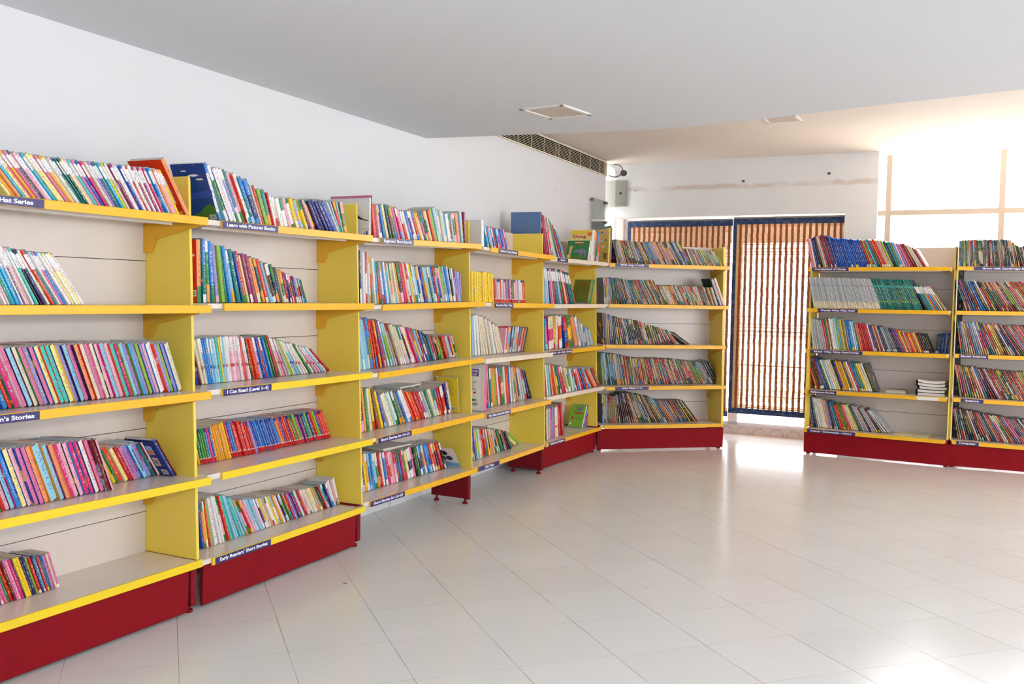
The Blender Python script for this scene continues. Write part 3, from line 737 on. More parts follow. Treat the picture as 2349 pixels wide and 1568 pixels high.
 (7, 1, 'band2', 0, 0.035, 0.047, 0.9209, [(0.0507, 11.5, 0.2702), (0.516, 19.6, 0.2679), (0.919, 23.2, 0.2625)], 'gl gl gl gl gl gl gl gl gl gl gl gl gl gl gl gl gl gl gl gl gl gl gl gl gl gl gl gl gl gl gl gl gl gl gl gl gl gl gl gl gl gl tl tl gr tl dt tl tl gr tl dt tl tl gr tl dt tl tl gr tl dt tl tl gr tl dt', {}),
 (7, 1, 'hat', 0, 0.035, 0.9243, 1.0944, [(0.954, 27.9, 0.2289), (1.0425, 29.8, 0.2267), (1.0944, 35.7, 0.2237)], 'bk bk sb gr sb ye or sb tn cr tn', {}),
 (7, 2, 'band', 0, 0.106, 0.0001, 1.0, [(0.0244, 7.9, 0.2669), (0.1559, 12.6, 0.2577), (0.2649, 10.8, 0.2775), (0.4131, 13.4, 0.2394), (0.5676, 18.8, 0.2278), (0.748, 26.4, 0.2082), (0.8093, 23.1, 0.1743), (0.9977, 22.6, 0.166)], 'gy dr:.6 bk:.6 gl gl gl gl gl gl gl gl rd:1.3 gr tn br wh:1.5 wh:1.5 lb lg cy tn ye ol tn sb:1.7 sb:1.7 wh lb tl lo or rd rd rd rd rd wh bl dr tn rd gl ch nb gl gy gy gy ch nb mg sb or ye rd tn rd or ye rd tn ye rd bk bk bk bk bk', {}),
 (7, 2, 'band', 0, 0.2, 1.0038, 1.1098, [(1.0105, -3.9, 0.1576), (1.1065, -3.5, 0.1664)], 'ch:1.5 tl nb nb bl nb lv nb tl', {}),
 (7, 3, 'band', 0, 0.123, 0.0672, 0.5668, [(0.0858, 20.6, 0.2964), (0.1969, 22.5, 0.2729), (0.3267, 20.9, 0.2648), (0.4109, 23.2, 0.2724), (0.5035, 23.7, 0.2499), (0.5559, 21.8, 0.2495)], 'or dg:1.2 dr:2 bl:1.6 dg:1.2 cr lb cr cr:1.3 cr bk bl go go ye bl go wh rd sb tl tl ye:1.2 cr cr dg/ch:1.8', {}),
 (7, 4, 'band', 0, 0.167, -0.0037, 0.6758, [(0.0136, 8.2, 0.2765), (0.1128, 14.6, 0.268), (0.1982, 12.9, 0.2539), (0.3073, 19.7, 0.2258), (0.471, 25.4, 0.2315), (0.5906, 32.0, 0.2246), (0.674, 41.5, 0.2295)], 'dr rd gy dt nb:1.5 wh wh wh wh wh cr lo gl lv ch dr cy dt or or ol ol ol or lp ly ly ly dg gy gl gl lp bk gl gl lp bk gl wh gl', {}),
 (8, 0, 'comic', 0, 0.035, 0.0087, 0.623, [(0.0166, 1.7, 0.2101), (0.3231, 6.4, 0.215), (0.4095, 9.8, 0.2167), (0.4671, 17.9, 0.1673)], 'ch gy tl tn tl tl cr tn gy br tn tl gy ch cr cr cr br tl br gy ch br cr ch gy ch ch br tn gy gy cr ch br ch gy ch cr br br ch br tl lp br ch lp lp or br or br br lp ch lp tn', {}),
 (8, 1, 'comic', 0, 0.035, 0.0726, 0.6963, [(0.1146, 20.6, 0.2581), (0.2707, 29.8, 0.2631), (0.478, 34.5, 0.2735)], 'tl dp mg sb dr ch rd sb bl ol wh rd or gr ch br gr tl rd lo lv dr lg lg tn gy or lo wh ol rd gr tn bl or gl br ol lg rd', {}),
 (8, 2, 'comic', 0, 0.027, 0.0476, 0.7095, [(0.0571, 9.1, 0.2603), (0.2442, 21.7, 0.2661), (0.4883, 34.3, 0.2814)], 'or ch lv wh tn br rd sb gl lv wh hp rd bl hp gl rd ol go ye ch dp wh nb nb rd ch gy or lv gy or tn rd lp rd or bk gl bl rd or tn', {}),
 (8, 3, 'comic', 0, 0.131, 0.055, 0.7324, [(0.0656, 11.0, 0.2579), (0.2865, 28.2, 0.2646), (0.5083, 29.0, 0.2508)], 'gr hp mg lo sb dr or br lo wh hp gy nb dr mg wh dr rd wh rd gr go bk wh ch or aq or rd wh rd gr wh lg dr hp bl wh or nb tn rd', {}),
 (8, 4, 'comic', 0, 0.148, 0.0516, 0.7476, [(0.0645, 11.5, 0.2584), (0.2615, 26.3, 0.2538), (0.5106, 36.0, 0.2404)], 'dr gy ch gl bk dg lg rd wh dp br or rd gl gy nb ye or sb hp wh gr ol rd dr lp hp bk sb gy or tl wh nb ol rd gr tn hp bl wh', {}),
]

# ---------------------------------------------------------------- bookcases
UM = {}
for n_, (o_, yaw_) in UNITS.items():
    UM[n_] = Matrix.Translation((o_[0], o_[1], 0)) @ Matrix.Rotation(yaw_, 4, 'Z')
CASE = {
    1: 'nearest bookcase, its lower shelves half empty, cut off by the photo edge',
    2: 'second bookcase along the left wall, with the maroon base board',
    3: 'third bookcase along the left wall, without a base board',
    4: 'fourth bookcase along the left wall, narrow-looking, open below',
    5: 'fifth bookcase along the left wall, the last before the corner',
    6: 'bookcase standing across the corner before the darker blind',
    7: 'bookcase just right of the bright bamboo blind',
    8: 'bookcase under the tall window, cut off by the right photo edge',
}
SHORT = {1: 'nearest bookcase', 2: 'second bookcase', 3: 'third bookcase', 4: 'fourth bookcase', 5: 'fifth bookcase', 6: 'corner bookcase', 7: 'blind-side bookcase', 8: 'window bookcase'}
SHELF = ['top shelf', 'second shelf', 'middle shelf', 'fourth shelf', 'bottom shelf']
CREAM = {(4, 2), (5, 0), (5, 1), (5, 3)}
LEMON = {(1, 3), (1, 4), (2, 2), (2, 3), (2, 4)}


def shelf_z(u, k, s):
    a, za, b, zb = SHELVES[u][k]
    return za + (zb - za) * (s - a) / (b - a)


def fit_text_width(txt):
    return sum(0.36 if c in " .,'iIl|:;\u2019" else 0.62 for c in txt)


LEFT = {2: -0.078, 3: -0.075, 4: -0.07, 5: -0.035}


def bookcase(u):
    r = empty('bookcase', UM[u])
    tag(r, CASE[u], 'bookcase', 'yellow steel bookcases')
    left = LEFT[u] if u in LEFT else -0.093 if u == 1 else -0.03 if u == 6 else 0.018
    if u == 8:
        left = 0.006
    right = 1.095 if u < 7 else 1.13
    # back boards with open seams
    bb = MB()
    for z0, z1 in ((0.197, 0.389), (0.392, 0.742), (0.745, 1.095), (1.098, 1.443), (1.446, 1.79)):
        bb.box(left, right, 0.335, 0.347, z0, z1)
    bk_ = bb.build('back_panel', 'back', r)
    MB().box(left + 0.002, right - 0.002, 0.3475, 0.35, 0.197, 1.788).build('seam_backing', 'dark', bk_)
    prof = [(0.098, 1.787), (0.335, 1.787), (0.335, 0.222), (0.045, 0.222)]
    if u < 8:
        x = 1.095 if u < 7 else 1.135
        MB().prism_x(prof, x, x + 0.012).build('side_panel', 'panel', r, bevel=0.002)
        if u < 7:
            MB().prism_x([(0.11, 1.775), (0.30, 1.775), (0.335, 0.222), (0.055, 0.222)], x + 0.0125, x + 0.026).build('outer_panel', 'panel', r, bevel=0.002)
    if u in (1,):
        MB().prism_x(prof, -0.11, -0.098).build('side_panel', 'panel', r)
    if u == 7:
        MB().prism_x(prof, -0.006, 0.008).build('side_panel', 'panel', r, bevel=0.002)
    if u == 8:
        MB().prism_x([(0.035, 1.787), (0.06, 1.787), (0.06, 0.222), (0.03, 0.222)], -0.004, 0.004).build('side_panel', 'board', r)
        up_ = MB()
        up_.box(0.008, 0.022, 0.285, 0.33, 0.02, 1.78); up_.box(0.036, 0.05, 0.285, 0.33, 0.02, 1.78)
        for i in range(26):
            up_.box(0.022, 0.036, 0.285, 0.33, 0.03 + i * 0.068, 0.07 + i * 0.068)
        up_.build('slotted_upright', 'dark', r)
        MB().prism_x(prof, 1.14, 1.152).build('side_panel', 'panel', r)
    # legs and base board
    for lx in ([left - 0.005] if u in (1, 6, 7, 8) else []) + [right - 0.012]:
        lg = MB().box(lx, lx + 0.024, 0.075, 0.335, 0.035, 0.2215)
        lg.box(lx - 0.004, lx + 0.028, 0.06, 0.078, 0.03, 0.2215)
        lo = lg.build('leg', 'redw' if u < 6 else 'red', r, bevel=0.002)
        ft = MB()
        for yy in (0.09, 0.30):
            ft.cyl((lx + 0.012, yy, 0.0), (lx + 0.012, yy, 0.012), 0.017, 12)
            ft.cyl((lx + 0.012, yy, 0.012), (lx + 0.012, yy, 0.04), 0.007, 8)
        ft.build('foot', 'redw', lo)
    if u not in (3, 4):
        k0, k1 = (left + 0.028, right - 0.03) if u < 6 else (-0.05, right + 0.03)
        if u == 7:
            k0, k1 = -0.008, 1.137
        if u == 8:
            k0, k1 = -0.03, 1.12
        MB().prism_x([(0.062, 0.012), (0.074, 0.012), (0.074, 0.186), (0.056, 0.186)], k0, k1).build('kick_board', 'red', r, bevel=0.002)
    # shelves
    for k in range(5):
        a, za, b, zb = SHELVES[u][k]
        y0 = 0.0 if k < 4 else 0.033
        zl = shelf_z(u, k, left); zr = shelf_z(u, k, right)
        bd = MB().box(left, right - 0.001, y0 + 0.012, 0.335, zl - 0.022, zl - 0.0005, zr - zl)
        bd.box(left + 0.06, right - 0.08, 0.10, 0.125, zl - 0.034, zl - 0.022, zr - zl)
        sh = bd.build('shelf', 'board', r, bevel=0.0015)
        if u == 1:
            a = -0.09
            za = shelf_z(u, k, a)
        if u == 5 and a < 0.02:
            a = -0.0; za = shelf_z(u, k, a)
        b2 = b if u != 8 else 1.12
        zb2 = shelf_z(u, k, b2)
        m = 'edgew' if (u, k) in CREAM else 'edge2' if (u, k) in LEMON else 'edge'
        fe = MB().box(a, b2, y0, y0 + 0.011, za - 0.031, za, zb2 - za)
        fe.box(a, b2, y0 - 0.0012, y0 + 0.003, za - 0.0012, za + 0.001, zb2 - za)
        fe.build('front_edge', m, sh, bevel=0.0012)
        if k < 4:
            bp = [(0.335, -0.001), (0.02, -0.001), (0.02, -0.012), (0.27, -0.062), (0.295, -0.118), (0.335, -0.118)]
            lefts = [left + 0.004] if u < 7 else [left + 0.004]
            for bx in lefts + [right - 0.014]:
                zz = shelf_z(u, k, bx) - 0.022
                low_ = 0.2 if (bx < 0.1 and u != 1) else 1.0
                MB().prism_x([(y, zz + z * low_) for y, z in bp], bx, bx + 0.009).build('bracket', 'bracket', r)
    return r


cases = {u: bookcase(u) for u in UNITS}

# printed strips on the shelf edges
HINDI = {'HI1': '\u093f\u0939\u0902\u0926\u0940 \u0932\u0918\u0941 \u0915\u0925\u093e\u090f\u0901', 'HI2': '\u0905\u092e\u0930 \u093f\u091a\u0924\u094d\u0930 \u0915\u0925\u093e'}
for u, k, s0, s1, txt in SIGNS:
    y0 = (0.0 if k < 4 else 0.033) - 0.0014
    if (u, k) == (5, 0):
        s0 = 0.13
    za, zb = shelf_z(u, k, s0), shelf_z(u, k, s1)
    M_ = Matrix.Translation((s0, y0, za - 0.031)) @ Matrix.Rotation(-math.atan2(zb - za, s1 - s0), 4, 'Y')
    L = s1 - s0
    pl = MB().box(0, L, -0.0008, 0.0005, 0.001, 0.0295).build('shelf_label', 'navy', cases[u], M=M_)
    body = HINDI.get(txt, txt)
    want = fit_text_width(body) * 0.0245
    room = L * 0.86
    wd = min(room, want) if u > 1 else min(0.30, want)
    x1 = L * 0.5 + wd / 2
    if u == 1 and k == 0:
        x1 = L - 0.042; wd = 0.122
    if u == 1 and k == 2:
        x1 = L - 0.021; wd = 0.125
    if body in ('Series', 'Folk Tales', 'Science', 'Computer') and u != 8:
        wd = min(wd, L * 0.5); x1 = L * 0.72
    if txt.startswith('ity'):
        x1 = L - 0.01; wd = L * 0.93
    hz = (0.0075, 0.0255) if any(c in body for c in 'gpyQ,()') or txt.startswith('HI') else (0.0085, 0.024)
    if any(c in body for c in 'gpy,('):
        hz = (0.0045, 0.0245)
    lettering(body, x1 - wd, x1, hz[0], hz[1], -0.0012, 'letter', pl, bold=0.03, skew=0.0)

tg = MB().box(0, 0.165, -0.0007, 0.0005, 0.002, 0.028).build('paper_strip', 'paper', cases[7], M=Matrix.Translation((0.905, -0.001, shelf_z(7, 3, 0.9) - 0.031)))

# ---------------------------------------------------------------- books
PAL = {'wh': ('EFECEA', 'white'), 'cr': ('E8DFC9', 'cream'), 'lb': ('A4D2E4', 'pale blue'), 'pk': ('E08AAE', 'pink'), 'lp': ('EFBCCB', 'pale pink'), 'hp': ('D53280', 'hot pink'),
       'mg': ('A03A78', 'plum'), 'pu': ('7A3F9A', 'purple'), 'lv': ('A69BD4', 'lavender'), 'dp': ('43246C', 'dark purple'), 'nb': ('22307F', 'navy'), 'bl': ('1D5CB4', 'blue'),
       'sb': ('2B92D4', 'sky blue'), 'cy': ('35B7D8', 'cyan'), 'tl': ('14898C', 'teal'), 'dt': ('115A6C', 'dark teal'), 'aq': ('62CEC4', 'aqua'), 'gr': ('2C8F4A', 'green'),
       'lg': ('9CC850', 'lime'), 'dg': ('1C5439', 'dark green'), 'ol': ('8C923A', 'olive'), 'ye': ('F3D536', 'yellow'), 'ly': ('F2E6A6', 'pale yellow'), 'go': ('E6AA2C', 'gold'),
       'or': ('E3502B', 'orange'), 'lo': ('F0A874', 'peach'), 'rd': ('CB2530', 'red'), 'dr': ('7E1828', 'maroon'), 'br': ('8D5B3A', 'brown'), 'tn': ('C8AE8C', 'tan'),
       'gy': ('8A9196', 'grey'), 'gl': ('C6CACC', 'light grey'), 'bk': ('222227', 'black'), 'ch': ('4A4B54', 'charcoal'),
       'sl': ('6F8FB8', 'slate blue'), 'db': ('2F5A9E', 'deep blue')}
LIN = {k: tuple(c ** 1.28 for c in rgb(v[0])) for k, v in PAL.items()}
LIGHT = {'wh', 'cr', 'lb', 'lp', 'ye', 'ly', 'lo', 'gl', 'tn', 'aq', 'lg', 'pk'}
rnd = random.Random(11)


def jig(c, a=0.07):
    f = 1 + rnd.uniform(-a, a)
    return tuple(max(0.0, min(1.0, x * f)) for x in c[:3]) + (1.0,)


# books whose front or back cover shows plainly, and books whose spine can be read
HEROES = {(1, 0, 1, 0), (1, 3, 2, 0), (2, 0, 0, 0), (2, 1, 0, 0), (3, 0, 0, 0), (3, 3, 0, 0), (3, 3, 1, 0), (4, 0, 0, 0), (4, 3, 0, 0), (5, 0, 0, 0), (5, 0, 1, 0), (5, 0, 1, 1), (6, 0, 0, 0), (5, 1, 1, 0), (5, 2, 0, 0), (5, 2, 0, 1), (5, 3, 0, 0), (5, 4, 1, 0), (3, 4, 1, 0)}
TITLED = {(1, 3, 1, 5): 'The Pig with Green Spots', (1, 3, 1, 6): 'THE LITTLE TOY ENGINE', (1, 3, 1, 7): 'Mr Pink-Whistle Stories', (1, 3, 1, 8): 'Mr Twiddle'}


class Book:
    pass


def interp(A, s, i):
    if s <= A[0][0]:
        return A[0][i]
    for p, q in zip(A, A[1:]):
        if s <= q[0]:
            f = (s - p[0]) / (q[0] - p[0])
            return p[i] + (q[i] - p[i]) * f
    return A[-1][i]


def pack(items, s0, scale, before=None):
    """stand the books one against the next; returns the run's end"""
    s = s0; prev = before
    for b in items:
        th = b.lean; t = b.w * scale
        b.te = t
        zl = max(0.0, -t * math.sin(th))
        if prev is not None:
            p = prev
            ta = math.tan(th)
            zlo = max(p.Bz, zl); zhi = min(p.Tz, zl + b.h * math.cos(th))
            s = s0 if prev is before else -1e9
            for z in (zlo, max(zhi, zlo)):
                s = max(s, p.Bx - (z - p.Bz) * math.tan(p.lean) + (z - zl) * ta)
        b.s, b.zl = s, zl
        b.Bx = s + t * math.cos(th); b.Bz = zl + t * math.sin(th)
        b.Tx = b.Bx - b.h * math.sin(th); b.Tz = b.Bz + b.h * math.cos(th)
        prev = b
    return prev.Bx


books = []
occ = {}
LAST = {}
for ri, (u, k, style, yaw, s_set, s0, s1, A, toks, kw) in enumerate(ROWS):
    if 1 < u < 6 and not kw.get('big') and s0 < LEFT[u] + 0.02:
        s0 = LEFT[u] + 0.02
    if u == 2 and k == 0:
        s0 = 0.012
    items = []
    occ[(u, k)] = occ.get((u, k), -1) + 1
    toks = toks.split()
    n = len(toks)
    for i, tk in enumerate(toks):
        b = Book()
        col, _, w_ = tk.partition(':')
        b.w = (float(w_) if w_ else 1.0) * rnd.uniform(0.88, 1.12)
        b.spine, _, cov = col.partition('/')
        b.cov = cov or b.spine
        b.u, b.k, b.style, b.row, b.i, b.kw = u, k, style, ri, i, kw
        b.key = (u, k, occ[(u, k)], i)
        b.hero = b.key in HEROES
        b.quiet = b.key in TITLED
        s_ = s0 + (s1 - s0) * (i + 0.5) / n
        b.lean = math.radians(interp(A, s_, 1))
        jit = 0.012 if style in ('hat', 'foil', 'band2', 'lady') else 0.035
        if kw.get('big') or n < 4:
            jit = 0.0
        if 1 < u < 6 and s_ < 0.3:
            gap = (s0 if i == 0 else s_) - LEFT[u] - 0.012
            hh = interp(A, s_, 2)
            lim = math.atan(max(gap, 0.0) / 0.172) if k == 0 else math.asin(max(0.0, min(1.0, gap / hh)))
            b.lean = min(b.lean, lim)
        b.h = interp(A, s_, 2) * (1 + rnd.uniform(-jit, jit * 0.6))
        if kw.get('doug'):
            b.h = 0.168 if i == 0 else 0.262 if i < 4 else 0.25
        if kw.get('big') and i == 1:
            b.h *= 1.07
        b.yaw = math.radians(yaw)
        b.d = s_set + (rnd.uniform(-0.004, 0.006) if n > 3 else 0)
        items.append(b)
    before = LAST.get((u, k))
    for it in range(1):
        lo_, hi_ = 0.0005, 0.25
        for _ in range(40):
            mid = (lo_ + hi_) / 2
            if pack(items, s0, mid, before) > s1:
                hi_ = mid
            else:
                lo_ = mid
    pack(items, s0, lo_, before)
    LAST[(u, k)] = items[-1]
    for b in items:
        b.t = b.te * math.cos(b.yaw) * 0.985
        b.D = max(0.105, min(0.72 * b.h + rnd.uniform(-0.006, 0.006), 0.325 - b.d))
        if kw.get('big'):
            b.D = min(0.26, 0.332 - b.d)
        if kw.get('doug'):
            b.D = 0.2
        b.z = shelf_z(u, k, b.s) + 0.0012
    books += items


def book_matrix(b):
    return UM[b.u] @ Matrix.Translation((b.s, b.d, b.z + b.zl)) @ Matrix.Rotation(b.yaw, 4, 'Z') @ Matrix.Rotation(-b.lean, 4, 'Y')


MIXES = {'pic': ['cr', 'sb', 'rd', 'gr', 'lb', 'go', 'wh', 'wh', 'lp'], 'comic': ['cr', 'sb', 'rd', 'gr', 'tn', 'ch', 'lo', 'gl', 'ye', 'dt']}


def spine_bands(b):
    m = b.spine; st = b.style
    if st == 'hat':
        cap = m if m not in ('wh', 'cr') else rnd.choice(['wh', 'lp', 'lb', 'wh'])
        return [(0, 0.1, m), (0.1, 0.66, m), (0.66, 0.93, 'wh'), (0.93, 1, cap)]
    if st == 'band':
        return [(0, 0.09, rnd.choice(['wh', 'ye', 'cr', m, m])), (0.09, 1, m)] if rnd.random() < 0.6 else [(0, 1, m)]
    if st == 'band2':
        if m == 'gl':
            return [(0, 0.22, 'cr'), (0.22, 0.74, 'gl'), (0.74, 0.76, 'gy'), (0.76, 1, 'gl')]
        return [(0, 0.24, m), (0.24, 0.27, 'lg'), (0.27, 0.74, m), (0.74, 0.78, 'aq'), (0.78, 1, m)]
    if st == 'lady':
        return [(0, 0.14, 'rd'), (0.14, 0.16, 'wh'), (0.16, 0.9, m), (0.9, 1, 'nb' if rnd.random() < 0.4 else m)] if m in ('or', 'rd', 'bl', 'sb', 'pu', 'gr', 'tl', 'lg', 'pk', 'lo', 'lp', 'gl', 'cr') else [(0, 1, m)]
    if st == 'read':
        if m in ('sb', 'lb', 'wh', 'lp', 'cr') and rnd.random() < 0.75:
            acc = {'sb': 'bl', 'lb': 'bl', 'wh': 'rd', 'lp': 'rd', 'cr': 'go'}[m]
            return [(0, 0.33, m), (0.33, 0.4, acc), (0.4, 0.68, m), (0.68, 1, 'wh')]
        return [(0, 1, m)]
    if st in MIXES:
        q = rnd.random()
        if q < (0.35 if st == 'pic' else 0.15):
            return [(0, 1, m)]
        a = rnd.choice(MIXES[st]); c = rnd.uniform(0.1, 0.3); e_ = rnd.uniform(0.55, 0.85)
        return [(0, c, a), (c, e_, m), (e_, 1, rnd.choice([m, a, rnd.choice(MIXES[st])]))]
    return [(0, 1, m)]


def contrast(c):
    if c in LIGHT:
        return rnd.choice(['rd', 'nb', 'ch', 'mg', 'bl', 'dr', 'gr', 'br', 'or'])
    return rnd.choice(['wh', 'wh', 'cr', 'ye', 'ly', 'lb', 'lp'])


def book_geometry(b):
    """cover as a folded shell with a rounded spine, page block inside; per-corner colours"""
    t, D, h = b.t, b.D, b.h
    soft = t < 0.009
    c = 0.0007 if soft else 0.0016
    c = min(c, t * 0.22)
    o = 0.0006 if soft else 0.0026
    r = min(0.0035, t * 0.28)
    ring = [(0, D), (0, r), (t * 0.18, r * 0.22), (t * 0.5, 0.0), (t * 0.82, r * 0.22), (t, r), (t, D)]
    inner = [(c, D), (c, r), (t - c, r), (t - c, D)]
    bands = spine_bands(b)
    zs = [bands[0][0]] + [q[1] for q in bands]
    V, F, C1, C2, P = [], [], [], [], []
    rid = rnd.random()
    alt = LIN[contrast(b.spine)]; calt = LIN[rnd.choice(['wh', 'cr', 'ye', 'lb', 'rd', 'gr', 'lp', b.cov, b.cov])]
    colm = {}
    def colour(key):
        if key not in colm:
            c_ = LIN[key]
            g_ = {'comic': (0.74, 0.1)}.get(b.style, (1.0, 0.0))  # backlit shade of the far bookcases put into the colour: darker, greyer
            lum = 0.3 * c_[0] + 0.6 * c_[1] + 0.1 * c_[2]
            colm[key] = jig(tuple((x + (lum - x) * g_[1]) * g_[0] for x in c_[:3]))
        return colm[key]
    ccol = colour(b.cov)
    n = len(ring)
    for zf in zs:
        V += [(x, y, zf * h) for x, y in ring]
    for q in range(len(bands)):
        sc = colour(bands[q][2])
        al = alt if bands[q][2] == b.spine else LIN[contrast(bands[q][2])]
        v0, v1 = zs[q], zs[q + 1]
        for i in range(n - 1):
            F.append((q * n + i, q * n + i + 1, (q + 1) * n + i + 1, (q + 1) * n + i))
            if i == 0 or i == n - 2:
                ua, ub = (1.0, 0.0) if i == 0 else (0.0, 1.0)
                C1.append([ccol] * 4); C2.append([calt] * 4)
                kd = 0.2 if b.hero else 0.5
                P.append([(ua, v0, rid, kd), (ub, v0, rid, kd), (ub, v1, rid, kd), (ua, v1, rid, kd)])
            else:
                ua, ub = ring[i][0] / t, ring[i + 1][0] / t
                C1.append([sc] * 4); C2.append([al] * 4)
                kd = 0.2 if b.quiet else 1.0
                P.append([(ua, v0, rid, kd), (ub, v0, rid, kd), (ub, v1, rid, kd), (ua, v1, rid, kd)])
    base_top = (len(zs) - 1) * n
    i0 = len(V)
    V += [(x, y, 0.0) for x, y in inner] + [(x, y, h) for x, y in inner]
    plain = [(0, 0, rid, 0.0)] * 8
    def add(f, col):
        F.append(f); C1.append([col] * len(f)); C2.append([col] * len(f)); P.append(plain[:len(f)])
    for i in range(3):
        add((i0 + i + 1, i0 + i, i0 + 4 + i, i0 + 5 + i), LIN['wh'])
    for bt, ib, fl in ((0, i0, False), (base_top, i0 + 4, True)):
        for f in ((bt + 0, ib + 0, ib + 1, bt + 1), (bt + 1, ib + 1, ib + 2, bt + 5, bt + 4, bt + 3, bt + 2), (bt + 5, ib + 2, ib + 3, bt + 6)):
            add(f[::-1] if fl else f, ccol)
    add((0, base_top, i0 + 4, i0), ccol)
    add((n - 1, i0 + 3, i0 + 7, base_top + n - 1), ccol)
    g = 0.0003
    x0, x1, y0, y1, z0, z1 = c + g, t - c - g, r + 0.0004, D - (0.0005 if soft else 0.003), o, h - o
    PV = [(x0, y0, z0), (x1, y0, z0), (x1, y1, z0), (x0, y1, z0), (x0, y0, z1), (x1, y0, z1), (x1, y1, z1), (x0, y1, z1)]
    PF_ = [(3, 2, 1, 0), (4, 5, 6, 7), (0, 1, 5, 4), (1, 2, 6, 5), (2, 3, 7, 6), (3, 0, 4, 7)]
    return V, F, C1, C2, P, PV, PF_


def cover_mesh(name, V, F, C1, C2, P):
    me = bpy.data.meshes.new(name)
    me.from_pydata(V, [], F)
    for nm, src in (('Col', C1), ('Alt', C2), ('Prm', P)):
        at = me.attributes.new(nm, 'FLOAT_COLOR', 'CORNER')
        flat = [x for f in src for c in f for x in c]
        at.data.foreach_set('color', flat)
    return me


# how large each book shows
eye = Vector((0, 0, EYE))
for b in books:
    b.M = book_matrix(b)
    cen = b.M @ Vector((b.t / 2, 0, b.h / 2))
    dv = cen - eye; dist = dv.length; dv.normalize()
    nspine = b.M.to_3x3() @ Vector((0, -1, 0)); ncov = b.M.to_3x3() @ Vector((-1, 0, 0))
    b.area = (2237.7 / dist) ** 2 * b.h * (b.t * abs(nspine.dot(dv)) + (0.25 * b.D * max(0, -ncov.dot(dv)) if (b.kw or b.t > 0.03) else 0))
    q = cam.matrix_world.inverted() @ cen
    px = 1174.5 + 2237.7 * q.x / -q.z
    b.seen = -25 < px < 2360
    if not b.seen:
        b.area = 0
for b in books:
    if b.hero or b.quiet:
        b.area += 1e9
order = sorted(range(len(books)), key=lambda i: -books[i].area)
chosen = set(order[:300])

# a book's place is counted from the yellow end panel of its shelf
for u in UNITS:
    for k in range(5):
        row = sorted([b for b in books if b.u == u and b.k == k], key=lambda b: -b.s)
        for i, b in enumerate(row):
            b.ordn = i + 1
            b.total = len(row)


def nth(n):
    if 10 <= n % 100 <= 20:
        return '%dth' % n
    return '%d%s' % (n, {1: 'st', 2: 'nd', 3: 'rd'}.get(n % 10, 'th'))


BOOKOBJ = {}
mv, mf, mc1, mc2, mp, mmat = [], [], [], [], [], []
for bi, b in enumerate(books):
    V, F, C1, C2, P, PV, PF_ = book_geometry(b)
    if bi in chosen:
        me = cover_mesh('book', V, F, C1, C2, P)
        me.materials.append(MATS['cover'])
        o = bpy.data.objects.new('book', me); COL.objects.link(o)
        o.matrix_world = b.M
        pm = bpy.data.meshes.new('pages'); pm.from_pydata(PV, [], PF_); pm.materials.append(MATS['pages'])
        p = bpy.data.objects.new('pages', pm); COL.objects.link(p); p.parent = o
        cn = PAL[b.spine][1]
        if b.cov != b.spine:
            cn += '-spined ' + PAL[b.cov][1]
        th = 'thick ' if b.t > 0.022 else 'slim ' if b.t < 0.011 else ''
        tag(o, "%s%s book, %s from the %s, %s's %s" % (th, cn, nth(b.ordn), 'end panel' if b.u < 7 else 'right end', SHORT[b.u], SHELF[b.k]), 'book', 'books on the %s of the %s' % (SHELF[b.k], SHORT[b.u]))
        BOOKOBJ[b.key] = (o, b)
    elif b.seen or b.u == 8:
        n0 = len(mv)
        mv += [tuple(b.M @ Vector(x)) for x in V]
        mf += [tuple(n0 + i for i in f) for f in F]
        mc1 += C1; mc2 += C2; mp += P; mmat += [0] * len(F)
        n0 = len(mv)
        mv += [tuple(b.M @ Vector(x)) for x in PV]
        mf += [tuple(n0 + i for i in f) for f in PF_]
        one = [(1, 1, 1, 1)] * 4
        mc1 += [one] * 6; mc2 += [one] * 6; mp += [one] * 6; mmat += [1] * 6
me = cover_mesh('shelved_books', mv, mf, mc1, mc2, mp)
me.materials.append(MATS['cover']); me.materials.append(MATS['pages'])
me.polygons.foreach_set('material_index', mmat)
o = bpy.data.objects.new('shelved_books', me); COL.objects.link(o)
o['kind'] = 'stuff'
tag(o, 'rows of slim books and comics filling the farther shelves', 'books')

# ---------------------------------------------------------------- what is printed on the covers that face the room
for nm, hx in (('ink_black', '26262B'), ('ink_red', 'C8202E'), ('ink_green', '3F8A3C'), ('ink_blue', '2D4FA8'), ('ink_white', 'F3F1EF'), ('ink_yellow', 'F0C93A'), ('ink_peach', 'E8A27C'), ('ink_purple', '6A52A8'), ('ink_grey', '7C8290'), ('ink_sky', '7FB4E0'), ('ink_orange', 'E3762B'), ('ink_pink', 'E58CC0'), ('ink_hill', '4C7A2E')):
    MATS[nm] = painted(nm, hx, 0.4, 0.4, 0.02)


